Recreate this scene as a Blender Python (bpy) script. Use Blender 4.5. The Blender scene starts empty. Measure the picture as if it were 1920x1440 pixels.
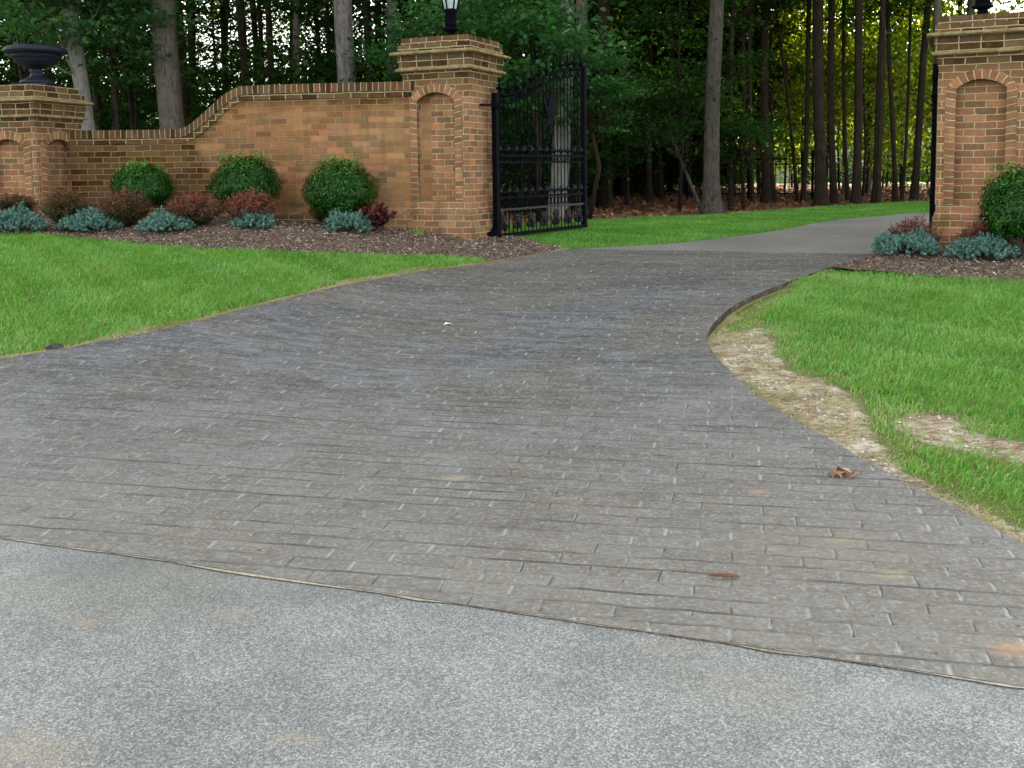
import bpy, bmesh, math, random
import numpy as np
from mathutils import Vector, Matrix
from mathutils.geometry import delaunay_2d_cdt

C = bpy.context.scene.collection
R = math.radians
rng = np.random.default_rng(7)
random.seed(7)

# ------------------------------------------------------------------ camera, sky, sun, exposure
F, PITCH, ROLL, HZ = 1867.0, R(5.0), R(0.7), 315.0
CAM = Vector((0, 0, 0.95))
YP = HZ + F * math.tan(PITCH)
fw = Vector((0, math.cos(PITCH), -math.sin(PITCH)))
r0 = Vector((1, 0, 0)); u0 = Vector((0, math.sin(PITCH), math.cos(PITCH)))
cr = r0 * math.cos(ROLL) - u0 * math.sin(ROLL)
cu = u0 * math.cos(ROLL) + r0 * math.sin(ROLL)
cam = bpy.data.cameras.new("camera"); cam.lens = 36 * F / 1920; cam.sensor_width = 36
cam.shift_y = -(720 - YP) / 1920; cam.clip_end = 3000; cam.clip_start = 0.05
co = bpy.data.objects.new("camera", cam); C.objects.link(co)
m = Matrix((cr, cu, -fw)).transposed().to_4x4(); m.translation = CAM
co.matrix_world = m
bpy.context.scene.camera = co

SUN_EL, SUN_AZ = R(24), R(32)
w = bpy.data.worlds.new("World"); bpy.context.scene.world = w; w.use_nodes = True
nt = w.node_tree; nt.nodes.clear()
out = nt.nodes.new("ShaderNodeOutputWorld"); bg = nt.nodes.new("ShaderNodeBackground")
sky = nt.nodes.new("ShaderNodeTexSky"); sky.sky_type = 'NISHITA'; sky.sun_disc = False
sky.sun_elevation = SUN_EL; sky.sun_rotation = SUN_AZ; sky.air_density = 1.0; sky.dust_density = 2.0
hs = nt.nodes.new("ShaderNodeHueSaturation"); hs.inputs['Saturation'].default_value = 0.20
tn = nt.nodes.new("ShaderNodeMix"); tn.data_type = 'RGBA'; tn.blend_type = 'MULTIPLY'; tn.inputs[0].default_value = 1; tn.inputs[7].default_value = (.99, 1.0, .955, 1)
nt.links.new(sky.outputs[0], hs.inputs['Color']); nt.links.new(hs.outputs[0], tn.inputs[6]); nt.links.new(tn.outputs[2], bg.inputs[0])
bg.inputs[1].default_value = 0.15
nt.links.new(bg.outputs[0], out.inputs[0])
sl = bpy.data.lights.new("sun", 'SUN'); sl.energy = 5.0; sl.angle = R(0.6); sl.color = (1, .88, .68)
so = bpy.data.objects.new("sun", sl); C.objects.link(so)
tosun = Vector((math.sin(SUN_AZ) * math.cos(SUN_EL), math.cos(SUN_AZ) * math.cos(SUN_EL), math.sin(SUN_EL)))
so.rotation_euler = (-tosun).to_track_quat('-Z', 'Y').to_euler(); so.location = (20, 20, 30)
vs = bpy.context.scene.view_settings
vs.view_transform = 'Standard'; vs.look = 'None'; vs.gamma = 1; vs.exposure = 2.2; vs.use_curve_mapping = False
cy = bpy.context.scene.cycles
cy.max_bounces = 5; cy.diffuse_bounces = 3; cy.glossy_bounces = 1; cy.transmission_bounces = 2; cy.transparent_max_bounces = 4
cy.use_denoising = True

# ------------------------------------------------------------------ terrain and photo geometry
def ray(px, py):
    return (fw + cr * ((px - 960) / F) + cu * (-(py - YP) / F))
def plane_hit(px, py, z):
    d = ray(px, py); t = (z - CAM.z) / d.z
    return CAM + d * t
SE0 = plane_hit(0, 1008, -.6); SE1 = plane_hit(1920, 1290, -.6)      # the street's edge
sd = (SE1 - SE0).normalized(); SN = (-sd.y, sd.x)
def sm(t):
    t = np.clip(t, 0, 1); return t * t * (3 - 2 * t)
def h(x, y):
    x = np.asarray(x, float); y = np.asarray(y, float)
    e = (x - SE0.x) * SN[0] + (y - SE0.y) * SN[1]
    den = 9.2 - 3.5 * sm(-x / 3.0)
    t = np.clip(e / den, 0, 1)
    ramp = .55 * t + .45 * sm(t)
    lift = np.minimum(.055 * np.logaddexp(0, (-x - .8) * 3) / 3, .36) * sm(e / (8.5 - 3.0 * sm(-x / 3.0)))
    return -.6 + .6 * ramp + lift
def G(px, py, dz=0.0):
    z = -.2
    for k in range(60):
        p = plane_hit(px, py, z)
        z = .5 * z + .5 * (float(h(p.x, p.y)) + dz)
    return (p.x, p.y)
def at(px, D):                                                         # x of an image column at distance D on the horizon
    return (px - 960) / F * D
def zat(px, py, D):
    d = ray(px, py); return CAM.z + d.z * D / d.y
def hz(x, y): return float(h(x, y))

# ------------------------------------------------------------------ helpers
def tag(o, label=None, cat=None, group=None, kind=None):
    if label: o['label'] = label
    if cat: o['category'] = cat
    if group: o['group'] = group
    if kind: o['kind'] = kind
    return o
def empty(name, loc, label, cat, group=None, rz=0.0):
    o = bpy.data.objects.new(name, None); C.objects.link(o)
    o.location = loc; o.rotation_euler = (0, 0, rz); o.empty_display_size = .2
    return tag(o, label, cat, group)
def link(name, me, parent=None, loc=None):
    o = bpy.data.objects.new(name, me); C.objects.link(o)
    if parent is not None: o.parent = parent
    if loc is not None: o.location = loc
    return o
class MB:
    def __init__(s): s.v = []; s.f = []; s.uv = []
    def face(s, pts, uvs=None):
        i = len(s.v); s.v += [tuple(p) for p in pts]; s.f.append(tuple(range(i, i + len(pts))))
        s.uv += list(uvs) if uvs else [(p[0] + p[1], p[2]) for p in pts]
    def box(s, a, b):
        x0, y0, z0 = a; x1, y1, z1 = b
        P = [(x0,y0,z0),(x1,y0,z0),(x1,y1,z0),(x0,y1,z0),(x0,y0,z1),(x1,y0,z1),(x1,y1,z1),(x0,y1,z1)]
        for q in ((0,1,5,4),(1,2,6,5),(2,3,7,6),(3,0,4,7),(4,5,6,7),(3,2,1,0)):
            pts = [P[k] for k in q]
            if q in ((0,1,5,4),(2,3,7,6)): uv = [(p[0], p[2]) for p in pts]
            elif q in ((1,2,6,5),(3,0,4,7)): uv = [(p[1], p[2]) for p in pts]
            else: uv = [(p[0], p[1]) for p in pts]
            s.face(pts, uv)
    def tube(s, pts, rad, n=8, caps=True):
        pts = [Vector(p) for p in pts]
        rad = [rad] * len(pts) if not hasattr(rad, '__len__') else rad
        rings = []
        ref = Vector((1, 0, 0))
        for i, p in enumerate(pts):
            d = (pts[min(i + 1, len(pts) - 1)] - pts[max(i - 1, 0)]).normalized()
            if abs(d.dot(ref)) > .95: ref = Vector((0, 1, 0)) if abs(d.y) < .9 else Vector((0, 0, 1))
            a = d.cross(ref).normalized(); b = d.cross(a)
            i0 = len(s.v)
            for k in range(n):
                t = 2 * math.pi * k / n
                s.v.append(tuple(p + (a * math.cos(t) + b * math.sin(t)) * rad[i])); s.uv_v = 0
            rings.append(i0)
        for i in range(len(rings) - 1):
            for k in range(n):
                q = (rings[i] + k, rings[i] + (k + 1) % n, rings[i + 1] + (k + 1) % n, rings[i + 1] + k)
                s.f.append(q)
        if caps:
            s.f.append(tuple(rings[0] + k for k in range(n))[::-1]); s.f.append(tuple(rings[-1] + k for k in range(n)))
        s.uv = None
    def lathe(s, prof, n=24, c=(0, 0)):
        i0 = len(s.v)
        for r_, z in prof:
            for k in range(n):
                t = 2 * math.pi * k / n
                s.v.append((c[0] + r_ * math.cos(t), c[1] + r_ * math.sin(t), z))
        for i in range(len(prof) - 1):
            for k in range(n):
                s.f.append((i0 + i * n + k, i0 + i * n + (k + 1) % n, i0 + (i + 1) * n + (k + 1) % n, i0 + (i + 1) * n + k))
        s.f.append(tuple(i0 + k for k in range(n))[::-1]); s.f.append(tuple(i0 + (len(prof) - 1) * n + k for k in range(n)))
        s.uv = None
    def mesh(s, name, mat, smooth=False):
        me = bpy.data.meshes.new(name); me.from_pydata(s.v, [], s.f)
        if s.uv is not None and len(s.uv) == len(s.v):
            ul = me.uv_layers.new(name="UVMap")
            li = np.empty(len(me.loops), np.int32); me.loops.foreach_get('vertex_index', li)
            ul.data.foreach_set('uv', np.array(s.uv, np.float32)[li].ravel())
        me.materials.append(mat)
        if smooth: me.polygons.foreach_set('use_smooth', [True] * len(me.polygons))
        me.update(); return me
    def build(s, name, mat, parent=None, smooth=False, loc=None):
        return link(name, s.mesh(name, mat, smooth), parent, loc)

def fast_mesh(name, V, k, mat, attr=None, smooth=False):
    """V: (N*k,3) verts; faces are consecutive k-gons."""
    n = len(V) // k
    me = bpy.data.meshes.new(name)
    me.vertices.add(n * k); me.vertices.foreach_set('co', V.astype(np.float32).ravel())
    me.loops.add(n * k); me.loops.foreach_set('vertex_index', np.arange(n * k, dtype=np.int32))
    me.polygons.add(n); me.polygons.foreach_set('loop_start', np.arange(0, n * k, k, dtype=np.int32))
    me.update(calc_edges=True)
    if attr is not None:
        a = me.attributes.new('tint', 'FLOAT', 'FACE'); a.data.foreach_set('value', attr.astype(np.float32))
    me.materials.append(mat)
    return me

def unit(v): return v / np.maximum(np.linalg.norm(v, axis=-1, keepdims=True), 1e-9)
def leaves(P, size, mat, name, aspect=.55, up=.5, attr=None, seed=0, jitter=.35, dirs=None):
    """leaf-shaped quads at points P; normals lean upward by `up`"""
    g = np.random.default_rng(seed); n = len(P)
    nrm = g.normal(size=(n, 3)); nrm = unit(nrm); nrm[:, 2] = np.abs(nrm[:, 2]) + up * 1.5; nrm = unit(nrm)
    d = g.normal(size=(n, 3)) if dirs is None else dirs + g.normal(size=(n, 3)) * .35
    d = unit(d - nrm * (d * nrm).sum(1, keepdims=True)); s = np.cross(nrm, d)
    L = (size * (1 + jitter * g.normal(size=n))).clip(size * .4, size * 1.9)[:, None]
    fold = nrm * L * .12
    V = np.empty((n, 4, 3))
    V[:, 0] = P - d * L * .5; V[:, 1] = P + s * L * aspect * .5 + fold; V[:, 2] = P + d * L * .5 - fold * .6; V[:, 3] = P - s * L * aspect * .5 + fold
    if attr is None: attr = g.random(n)
    return fast_mesh(name, V.reshape(-1, 3), 4, mat, attr)

# ------------------------------------------------------------------ materials
def nodes(name):
    m = bpy.data.materials.new(name); m.use_nodes = True
    t = m.node_tree; t.nodes.clear(); o = t.nodes.new("ShaderNodeOutputMaterial"); return m, t, o
class N:
    def __init__(s, t): s.t = t
    def n(s, ty, **k):
        nd = s.t.nodes.new("ShaderNode" + ty)
        for a, b in k.items():
            if hasattr(nd, a): setattr(nd, a, b)
        return nd
    def l(s, a, b): s.t.links.new(a, b)
    def noise(s, vec, scale, detail=4, rough=.55, dist=0.0):
        nd = s.n("TexNoise"); nd.inputs['Scale'].default_value = scale; nd.inputs['Detail'].default_value = detail
        nd.inputs['Roughness'].default_value = rough; nd.inputs['Distortion'].default_value = dist
        if vec is not None: s.l(vec, nd.inputs['Vector'])
        return nd.outputs['Fac']
    def ramp(s, fac, stops, interp='LINEAR'):
        nd = s.n("ValToRGB"); cr_ = nd.color_ramp; cr_.interpolation = interp
        while len(cr_.elements) < len(stops): cr_.elements.new(.5)
        for e, (p, c) in zip(cr_.elements, stops):
            e.position = p; e.color = (c, c, c, 1) if not hasattr(c, '__len__') else (*c, 1)
        s.l(fac, nd.inputs[0]); return nd.outputs[0]
    def mix(s, fac, a, b, mode='MIX'):
        nd = s.n("Mix"); nd.data_type = 'RGBA'; nd.blend_type = mode
        for inp, v in ((nd.inputs[0], fac), (nd.inputs[6], a), (nd.inputs[7], b)):
            if isinstance(v, (int, float)): inp.default_value = v
            elif isinstance(v, tuple): inp.default_value = (*v, 1)
            else: s.l(v, inp)
        return nd.outputs[2]
    def math(s, op, a, b=0.0, c=None):
        nd = s.n("Math"); nd.operation = op
        for i, v in enumerate((a, b, c)):
            if v is None: continue
            if isinstance(v, (int, float)): nd.inputs[i].default_value = v
            else: s.l(v, nd.inputs[i])
        return nd.outputs[0]
    def maprange(s, v, a, b, c=0, d=1):
        nd = s.n("MapRange"); s.l(v, nd.inputs[0])
        for i, q in enumerate((a, b, c, d)): nd.inputs[i + 1].default_value = q
        nd.clamp = True; return nd.outputs[0]
    def mapping(s, vec, scale=(1, 1, 1), rot=(0, 0, 0), loc=(0, 0, 0)):
        nd = s.n("Mapping"); s.l(vec, nd.inputs[0]); nd.inputs['Scale'].default_value = scale
        nd.inputs['Rotation'].default_value = rot; nd.inputs['Location'].default_value = loc; return nd.outputs[0]
    def bump(s, height, dist, strength=1.0, prev=None):
        nd = s.n("Bump"); nd.inputs['Strength'].default_value = strength; nd.inputs['Distance'].default_value = dist
        s.l(height, nd.inputs['Height'])
        if prev: s.l(prev, nd.inputs['Normal'])
        return nd.outputs[0]
    def principled(s, color, rough=.8, normal=None, spec=.4, metal=0.0):
        p = s.n("BsdfPrincipled")
        if isinstance(color, tuple): p.inputs['Base Color'].default_value = (*color, 1)
        else: s.l(color, p.inputs['Base Color'])
        if isinstance(rough, (int, float)): p.inputs['Roughness'].default_value = rough
        else: s.l(rough, p.inputs['Roughness'])
        p.inputs['Specular IOR Level'].default_value = spec; p.inputs['Metallic'].default_value = metal
        if normal: s.l(normal, p.inputs['Normal'])
        return p.outputs[0]

def leaf_mat(name, stops, trans=.4, gloss=.04, tcol=(1.25, 1.2, .55), var=0.0):
    m, t, o = nodes(name); n = N(t)
    at_ = n.n("Attribute"); at_.attribute_name = 'tint'
    fac = at_.outputs['Fac']
    col = n.ramp(fac, stops)
    if var:
        oi = n.n("ObjectInfo"); hs_ = n.n("HueSaturation")
        n.l(col, hs_.inputs['Color']); n.l(n.maprange(oi.outputs['Random'], 0, 1, .5 - var * .08, .5 + var * .08), hs_.inputs['Hue'])
        n.l(n.maprange(oi.outputs['Random'], 0, 1, 1 - var, 1 + var), hs_.inputs['Value']); col = hs_.outputs[0]
    d = n.n("BsdfDiffuse"); n.l(col, d.inputs[0])
    tr = n.n("BsdfTranslucent"); n.l(n.mix(1.0, col, tcol, 'MULTIPLY'), tr.inputs[0])
    mx = n.n("MixShader"); mx.inputs[0].default_value = trans; n.l(d.outputs[0], mx.inputs[1]); n.l(tr.outputs[0], mx.inputs[2])
    g = n.n("BsdfGlossy"); g.inputs['Roughness'].default_value = .45; g.inputs[0].default_value = (1, 1, 1, 1)
    m2 = n.n("MixShader"); m2.inputs[0].default_value = gloss; n.l(mx.outputs[0], m2.inputs[1]); n.l(g.outputs[0], m2.inputs[2])
    n.l(m2.outputs[0], o.inputs[0]); return m
M = {}
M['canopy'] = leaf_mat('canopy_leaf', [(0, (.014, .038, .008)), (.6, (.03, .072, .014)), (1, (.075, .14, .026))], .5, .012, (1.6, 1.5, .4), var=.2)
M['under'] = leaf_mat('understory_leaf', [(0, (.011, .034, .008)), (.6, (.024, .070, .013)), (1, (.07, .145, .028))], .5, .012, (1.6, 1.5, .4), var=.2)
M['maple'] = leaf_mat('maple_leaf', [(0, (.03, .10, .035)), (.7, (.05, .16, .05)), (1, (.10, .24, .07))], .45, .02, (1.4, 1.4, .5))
M['sunleaf'] = leaf_mat('sun_glow_leaf', [(0, (.05, .11, .014)), (.5, (.15, .25, .025)), (1, (.38, .43, .05))], .6, .012, (1.5, 1.3, .4), var=.2)  # sun glow through the leaves painted in as a brighter, yellower colour
M['conifer'] = leaf_mat('evergreen_leaf', [(0, (.012, .03, .014)), (1, (.03, .06, .022))], .25, .008)
M['grass'] = leaf_mat('grass_blade', [(0, (.066, .215, .026)), (.35, (.145, .365, .05)), (.62, (.29, .50, .13)), (.75, (.33, .40, .16)), (.85, (.46, .39, .23)), (1, (.64, .55, .38))], .35, .03, (1.2, 1.2, .5))
M['boxwood'] = leaf_mat('boxwood_leaf', [(0, (.007, .033, .004)), (.55, (.018, .085, .010)), (.88, (.055, .19, .022)), (1, (.22, .36, .10))], .25, .012)
M['barberry'] = leaf_mat('barberry_leaf', [(0, (.03, .05, .015)), (.3, (.075, .10, .028)), (.5, (.15, .07, .045)), (.75, (.26, .075, .06)), (1, (.38, .12, .11))], .3, .015, (1.2, 1, .8))
M['burgundy'] = leaf_mat('burgundy_leaf', [(0, (.03, .012, .015)), (.6, (.09, .02, .025)), (1, (.22, .04, .04))], .25, .02, (1.2, .9, .9))
M['juniper'] = leaf_mat('juniper_needle', [(0, (.04, .105, .085)), (.5, (.095, .215, .175)), (1, (.22, .38, .31))], .15, .02, (1, 1.1, .9))
M['litter'] = leaf_mat('dead_leaf', [(0, (.09, .045, .026)), (.5, (.24, .115, .065)), (.85, (.42, .23, .13)), (1, (.62, .42, .27))], .15, .03, (1.2, 1, .8))
M['mulch'] = leaf_mat('mulch_chip', [(0, (.045, .032, .024)), (.35, (.17, .12, .092)), (.75, (.36, .27, .22)), (.93, (.52, .43, .36)), (1, (.78, .69, .6))], .0, .02)
M['pebble'] = leaf_mat('pebble', [(0, (.12, .09, .07)), (.4, (.30, .24, .19)), (.8, (.46, .40, .34)), (1, (.78, .74, .70))], .0, .03)

def bark(name, a, b, c, scale=1.0):
    m, t, o = nodes(name); n = N(t)
    tc = n.n("TexCoord").outputs['Object']
    v = n.mapping(tc, (26 * scale, 26 * scale, 5.0 * scale))
    no = n.noise(v, 1.3, 7, .7, .8); big = n.noise(tc, 2.4, 5, .65); fine = n.noise(tc, 60, 3, .7)
    col = n.ramp(no, [(.36, a), (.50, b), (.66, c)])
    col = n.mix(n.ramp(big, [(.50, 0.0), (.62, .55)]), col, tuple(x * 1.35 + .01 for x in b))
    col = n.mix(n.ramp(n.noise(tc, 5.5, 5, .7), [(.58, 0.0), (.66, .5)]), col, (b[0] * 1.25, b[1] * 1.5, b[2] * 1.4))
    col = n.mix(n.math('MULTIPLY', n.ramp(fine, [(.4, 1.0), (.55, 0.0)]), .35), col, a)
    bm_ = n.bump(n.math('ADD', no, n.math('MULTIPLY', fine, .3)), .03, .9)
    n.l(n.principled(col, .95, bm_, .1), o.inputs[0]); return m
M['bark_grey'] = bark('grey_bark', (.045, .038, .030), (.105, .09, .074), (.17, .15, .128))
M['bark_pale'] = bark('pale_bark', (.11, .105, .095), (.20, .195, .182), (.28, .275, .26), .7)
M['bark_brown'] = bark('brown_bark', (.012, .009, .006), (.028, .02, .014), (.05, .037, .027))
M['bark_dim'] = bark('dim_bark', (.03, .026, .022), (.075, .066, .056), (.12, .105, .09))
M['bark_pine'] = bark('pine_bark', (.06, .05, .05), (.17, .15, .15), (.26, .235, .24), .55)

def brick(name, bw=.222, rh=.0775, mortar=.013, offset=.5, wx=None, zdark=None, dark=.25, floor=0.0, mort=((.30, .22, .10), (.50, .42, .26))):
    m, t, o = nodes(name); n = N(t)
    uv = n.n("TexCoord").outputs['UV']; obj = n.n("TexCoord").outputs['Object']
    def warp(vec, sc_, amt):
        no = n.n("TexNoise"); no.inputs['Scale'].default_value = sc_; no.inputs['Detail'].default_value = 3; n.l(uv, no.inputs['Vector'])
        sub = n.n("VectorMath"); sub.operation = 'SUBTRACT'; n.l(no.outputs['Color'], sub.inputs[0]); sub.inputs[1].default_value = (.5, .5, .5)
        sc = n.n("VectorMath"); sc.operation = 'SCALE'; n.l(sub.outputs[0], sc.inputs[0]); sc.inputs['Scale'].default_value = amt
        ad = n.n("VectorMath"); ad.operation = 'ADD'; n.l(vec, ad.inputs[0]); n.l(sc.outputs[0], ad.inputs[1]); return ad.outputs[0]
    vec = warp(warp(uv, 4.5, .022), 22, .010)
    b = n.n("TexBrick"); b.offset = offset; b.squash = 1; n.l(vec, b.inputs['Vector'])
    b.inputs['Color1'].default_value = (0, 0, 0, 1); b.inputs['Color2'].default_value = (1, 1, 1, 1); b.inputs['Mortar'].default_value = (.5, .5, .5, 1)
    b.inputs['Scale'].default_value = 1; b.inputs['Mortar Size'].default_value = mortar * .5; b.inputs['Mortar Smooth'].default_value = .3
    b.inputs['Brick Width'].default_value = bw; b.inputs['Row Height'].default_value = rh; b.inputs['Bias'].default_value = 0
    rb = b.outputs['Color']; fac = b.outputs['Fac']
    col = n.ramp(rb, [(0, (.30, .105, .055)), (.2, (.43, .16, .08)), (.45, (.52, .21, .105)), (.7, (.46, .165, .10)), (.85, (.36, .155, .085)), (1, (.25, .11, .065))])
    dk = n.ramp(rb, [(0, (.04, .016, .008)), (.4, (.075, .030, .014)), (.75, (.13, .066, .032)), (1, (.16, .10, .055))])
    wn = n.noise(obj, 2.2, 5, .6); wn2 = n.noise(obj, 7, 4, .65)
    fine = n.noise(uv, 55, 4, .7)
    sep = n.n("SeparateXYZ"); n.l(obj, sep.inputs[0])
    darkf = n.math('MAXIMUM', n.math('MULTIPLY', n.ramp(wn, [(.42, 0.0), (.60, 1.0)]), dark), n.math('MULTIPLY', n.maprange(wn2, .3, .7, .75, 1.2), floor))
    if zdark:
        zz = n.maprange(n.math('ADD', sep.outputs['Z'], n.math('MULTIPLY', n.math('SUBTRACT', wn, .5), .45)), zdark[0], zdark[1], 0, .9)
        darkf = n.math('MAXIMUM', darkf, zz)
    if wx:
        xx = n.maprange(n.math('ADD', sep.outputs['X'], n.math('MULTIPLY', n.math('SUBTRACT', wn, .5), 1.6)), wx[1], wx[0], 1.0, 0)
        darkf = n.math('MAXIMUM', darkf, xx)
    # each brick takes its stain differently
    darkf = n.math('MULTIPLY', darkf, n.maprange(n.math('SINE', n.math('MULTIPLY', rb, 40.0)), -1, 1, .80, 1.12))
    darkf = n.math('MINIMUM', darkf, 1.0)
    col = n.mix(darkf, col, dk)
    burnt = n.ramp(n.math('FRACT', n.math('MULTIPLY', rb, 7.3)), [(.86, 0.0), (.9, .6)])
    col = n.mix(burnt, col, (.12, .075, .06))
    mcol = n.mix(n.noise(obj, 5, 3), mort[0], mort[1])
    mcol = n.mix(n.math('MULTIPLY', darkf, .35), mcol, (.20, .14, .04))
    col = n.mix(n.math('MULTIPLY', n.ramp(fine, [(.35, 1.0), (.6, 0.0)]), .35), col, (.13, .07, .04))
    col = n.mix(n.math('MULTIPLY', n.ramp(n.noise(uv, 24, 4, .7), [(.55, 0.0), (.72, .5)]), n.math('SUBTRACT', 1.0, darkf)), col, (.56, .36, .26))
    haze_ = n.ramp(n.noise(obj, 1.3, 4, .6), [(.5, 0.0), (.66, .22)])                      # lime bloom
    col = n.mix(n.math('MULTIPLY', haze_, n.math('SUBTRACT', 1.0, darkf)), col, (.55, .36, .25))
    olive = n.ramp(n.noise(obj, 2.9, 6, .7), [(.45, 0.0), (.62, .5)])
    ndk = n.math('SUBTRACT', 1.0, n.math('MULTIPLY', darkf, .9))
    col = n.mix(n.math('MULTIPLY', olive, n.math('MULTIPLY', ndk, .7)), col, (.26, .165, .065))
    col = n.mix(fac, col, mcol)
    strk = n.ramp(n.noise(n.mapping(obj, (7, 7, .7)), 1.0, 5, .65), [(.5, 0.0), (.66, .4)])
    col = n.mix(strk, col, (.15, .095, .04))
    moss = n.noise(obj, 3.3, 5, .65)
    col = n.mix(n.math('MULTIPLY', n.ramp(moss, [(.54, 0.0), (.66, 1.0)]), n.math('MULTIPLY', ndk, .45)), col, (.17, .125, .035))
    hgt = n.math('ADD', n.math('MULTIPLY', n.math('SUBTRACT', 1.0, fac), 1.0), n.math('MULTIPLY', fine, .5))
    col = n.mix(1.0, col, (.88, .965, .98), 'MULTIPLY')
    col = n.mix(1.0, col, n.ramp(n.math('FRACT', n.math('MULTIPLY', rb, 13.7)), [(0, .80), (1, 1.12)]), 'MULTIPLY')
    n.l(n.principled(col, .95, n.bump(hgt, .018, 1.0), .04), o.inputs[0]); return m
CR = ((.38, .29, .15), (.64, .55, .38))
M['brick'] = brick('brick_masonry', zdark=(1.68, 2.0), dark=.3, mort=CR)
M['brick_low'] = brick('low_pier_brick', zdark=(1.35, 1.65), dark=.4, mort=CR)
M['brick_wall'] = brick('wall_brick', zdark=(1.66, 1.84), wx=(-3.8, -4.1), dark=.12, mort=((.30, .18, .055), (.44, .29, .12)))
M['brick_base'] = brick('plinth_brick', dark=.5, mort=CR)
M['brick_surround'] = brick('surround_brick', bw=.115, rh=.0775, offset=0, mortar=.014, dark=.4, mort=CR)
M['brick_soldier'] = brick('coping_brick', bw=.0775, rh=.30, offset=0, mortar=.014, floor=1.0, mort=CR)
M['brick_corn'] = brick('cornice_brick', floor=1.05, mortar=.015, mort=CR)
def mortar_mat():
    m, t, o = nodes('moulding'); n = N(t); ob = n.n("TexCoord").outputs['Object']
    col = n.ramp(n.noise(ob, 9, 5, .7), [(.3, (.12, .09, .035)), (.5, (.24, .185, .09)), (.7, (.36, .28, .16))])
    n.l(n.principled(col, .95, n.bump(n.noise(ob, 40, 4), .01), .1), o.inputs[0]); return m
M['moulding'] = mortar_mat()

def simple(name, col, rough=.6, metal=0.0, nscale=30, bumpd=.002, var=.3, spec=.5):
    m, t, o = nodes(name); n = N(t); ob = n.n("TexCoord").outputs['Object']
    no = n.noise(ob, nscale, 4)
    c = n.mix(n.ramp(no, [(.3, 0.0), (.7, 1.0)]), tuple(x * (1 - var) for x in col), tuple(min(1, x * (1 + var)) for x in col))
    n.l(n.principled(c, rough, n.bump(no, bumpd), spec, metal), o.inputs[0]); return m
M['iron'] = simple('black_iron', (.0035, .004, .007), .6, .0, spec=.02, bumpd=.0003)
M['iron_gloss'] = simple('polished_black_iron', (.004, .005, .010), .3, .0, spec=.16, bumpd=.0003)
M['urn'] = simple('cast_iron', (.012, .015, .028), .5, spec=.2)
M['rust'] = simple('worn_bronze_rail', (.012, .008, .006), .4, spec=.10)
M['siding'] = simple('pale_siding', (.62, .66, .70), .7, nscale=2)
M['tanwall'] = simple('tan_wall', (.45, .33, .22), .8, nscale=3)
M['shingle'] = simple('roof_shingle', (.12, .11, .12), .9, nscale=5)
M['glass'] = simple('window_glass', (.05, .06, .08), .1)
M['white'] = simple('white_trim', (.75, .75, .74), .6)
M['lampglass'] = simple('lamp_glass', (.38, .46, .47), .2)
M['twigs'] = simple('twig_bark', (.07, .05, .035), .9)
M['stick'] = simple('dead_wood', (.16, .075, .04), .9)
M['scrap'] = simple('white_paper', (.8, .8, .8), .8)
M['stone'] = simple('grey_stone', (.2, .19, .2), .85)
M['plastic'] = simple('dark_plastic', (.03, .032, .035), .5)

def ground_mat(name, stops, scale, fine=60, b=.01, rough=.95):
    m, t, o = nodes(name); n = N(t); ob = n.n("TexCoord").outputs['Object']
    no = n.noise(ob, scale, 6, .65); nf = n.noise(ob, fine, 4, .7)
    col = n.ramp(n.math('ADD', n.math('MULTIPLY', no, .5), n.math('MULTIPLY', nf, .5)), stops)
    n.l(n.principled(col, rough, n.bump(nf, b), .1), o.inputs[0]); return m
M['soil'] = ground_mat('lawn_soil', [(.35, (.08, .10, .03)), (.5, (.15, .18, .05)), (.65, (.27, .24, .12))], 1.5)
M['farlawn'] = ground_mat('far_lawn', [(.35, (.07, .17, .03)), (.6, (.13, .27, .06))], .3, 20)
M['floor'] = ground_mat('leaf_litter', [(.35, (.09, .05, .03)), (.5, (.18, .095, .058)), (.62, (.28, .16, .10))], 1.2, 25, .02)
M['mulchbed'] = ground_mat('mulch', [(.35, (.06, .042, .032)), (.5, (.17, .12, .092)), (.65, (.31, .23, .185))], 6, 45, .03)
def dirt_mat():
    m, t, o = nodes('bare_dirt'); n = N(t); ob = n.n("TexCoord").outputs['Object']
    n1 = n.noise(ob, 5, 6, .7); n2 = n.noise(n.mapping(ob, (1, 2.2, 1)), 16, 6, .75); n3 = n.noise(ob, 60, 4, .7)
    col = n.ramp(n.math('ADD', n.math('MULTIPLY', n1, .4), n.math('ADD', n.math('MULTIPLY', n2, .4), n.math('MULTIPLY', n3, .2))), [(.40, (.16, .11, .065)), (.47, (.33, .25, .16)), (.52, (.52, .43, .31)), (.57, (.74, .67, .56))])
    at_ = n.n("Attribute"); at_.attribute_name = 'bare'
    f = n.ramp(n.math('ADD', at_.outputs['Fac'], n.math('MULTIPLY', n.math('SUBTRACT', n.noise(ob, 13, 6, .75), .5), 1.5)), [(.35, 0.0), (.55, 1.0)])
    soil = n.ramp(n3, [(.35, (.11, .12, .04)), (.6, (.27, .26, .12))])
    n.l(n.principled(n.mix(f, soil, col), .95, n.bump(n.math('ADD', n2, n3), .02), .1), o.inputs[0]); return m
M['dirt'] = dirt_mat()

M['sand'] = ground_mat('sand', [(.35, (.22, .19, .14)), (.5, (.40, .35, .27)), (.62, (.60, .56, .48))], 6, 60, .004)
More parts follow.
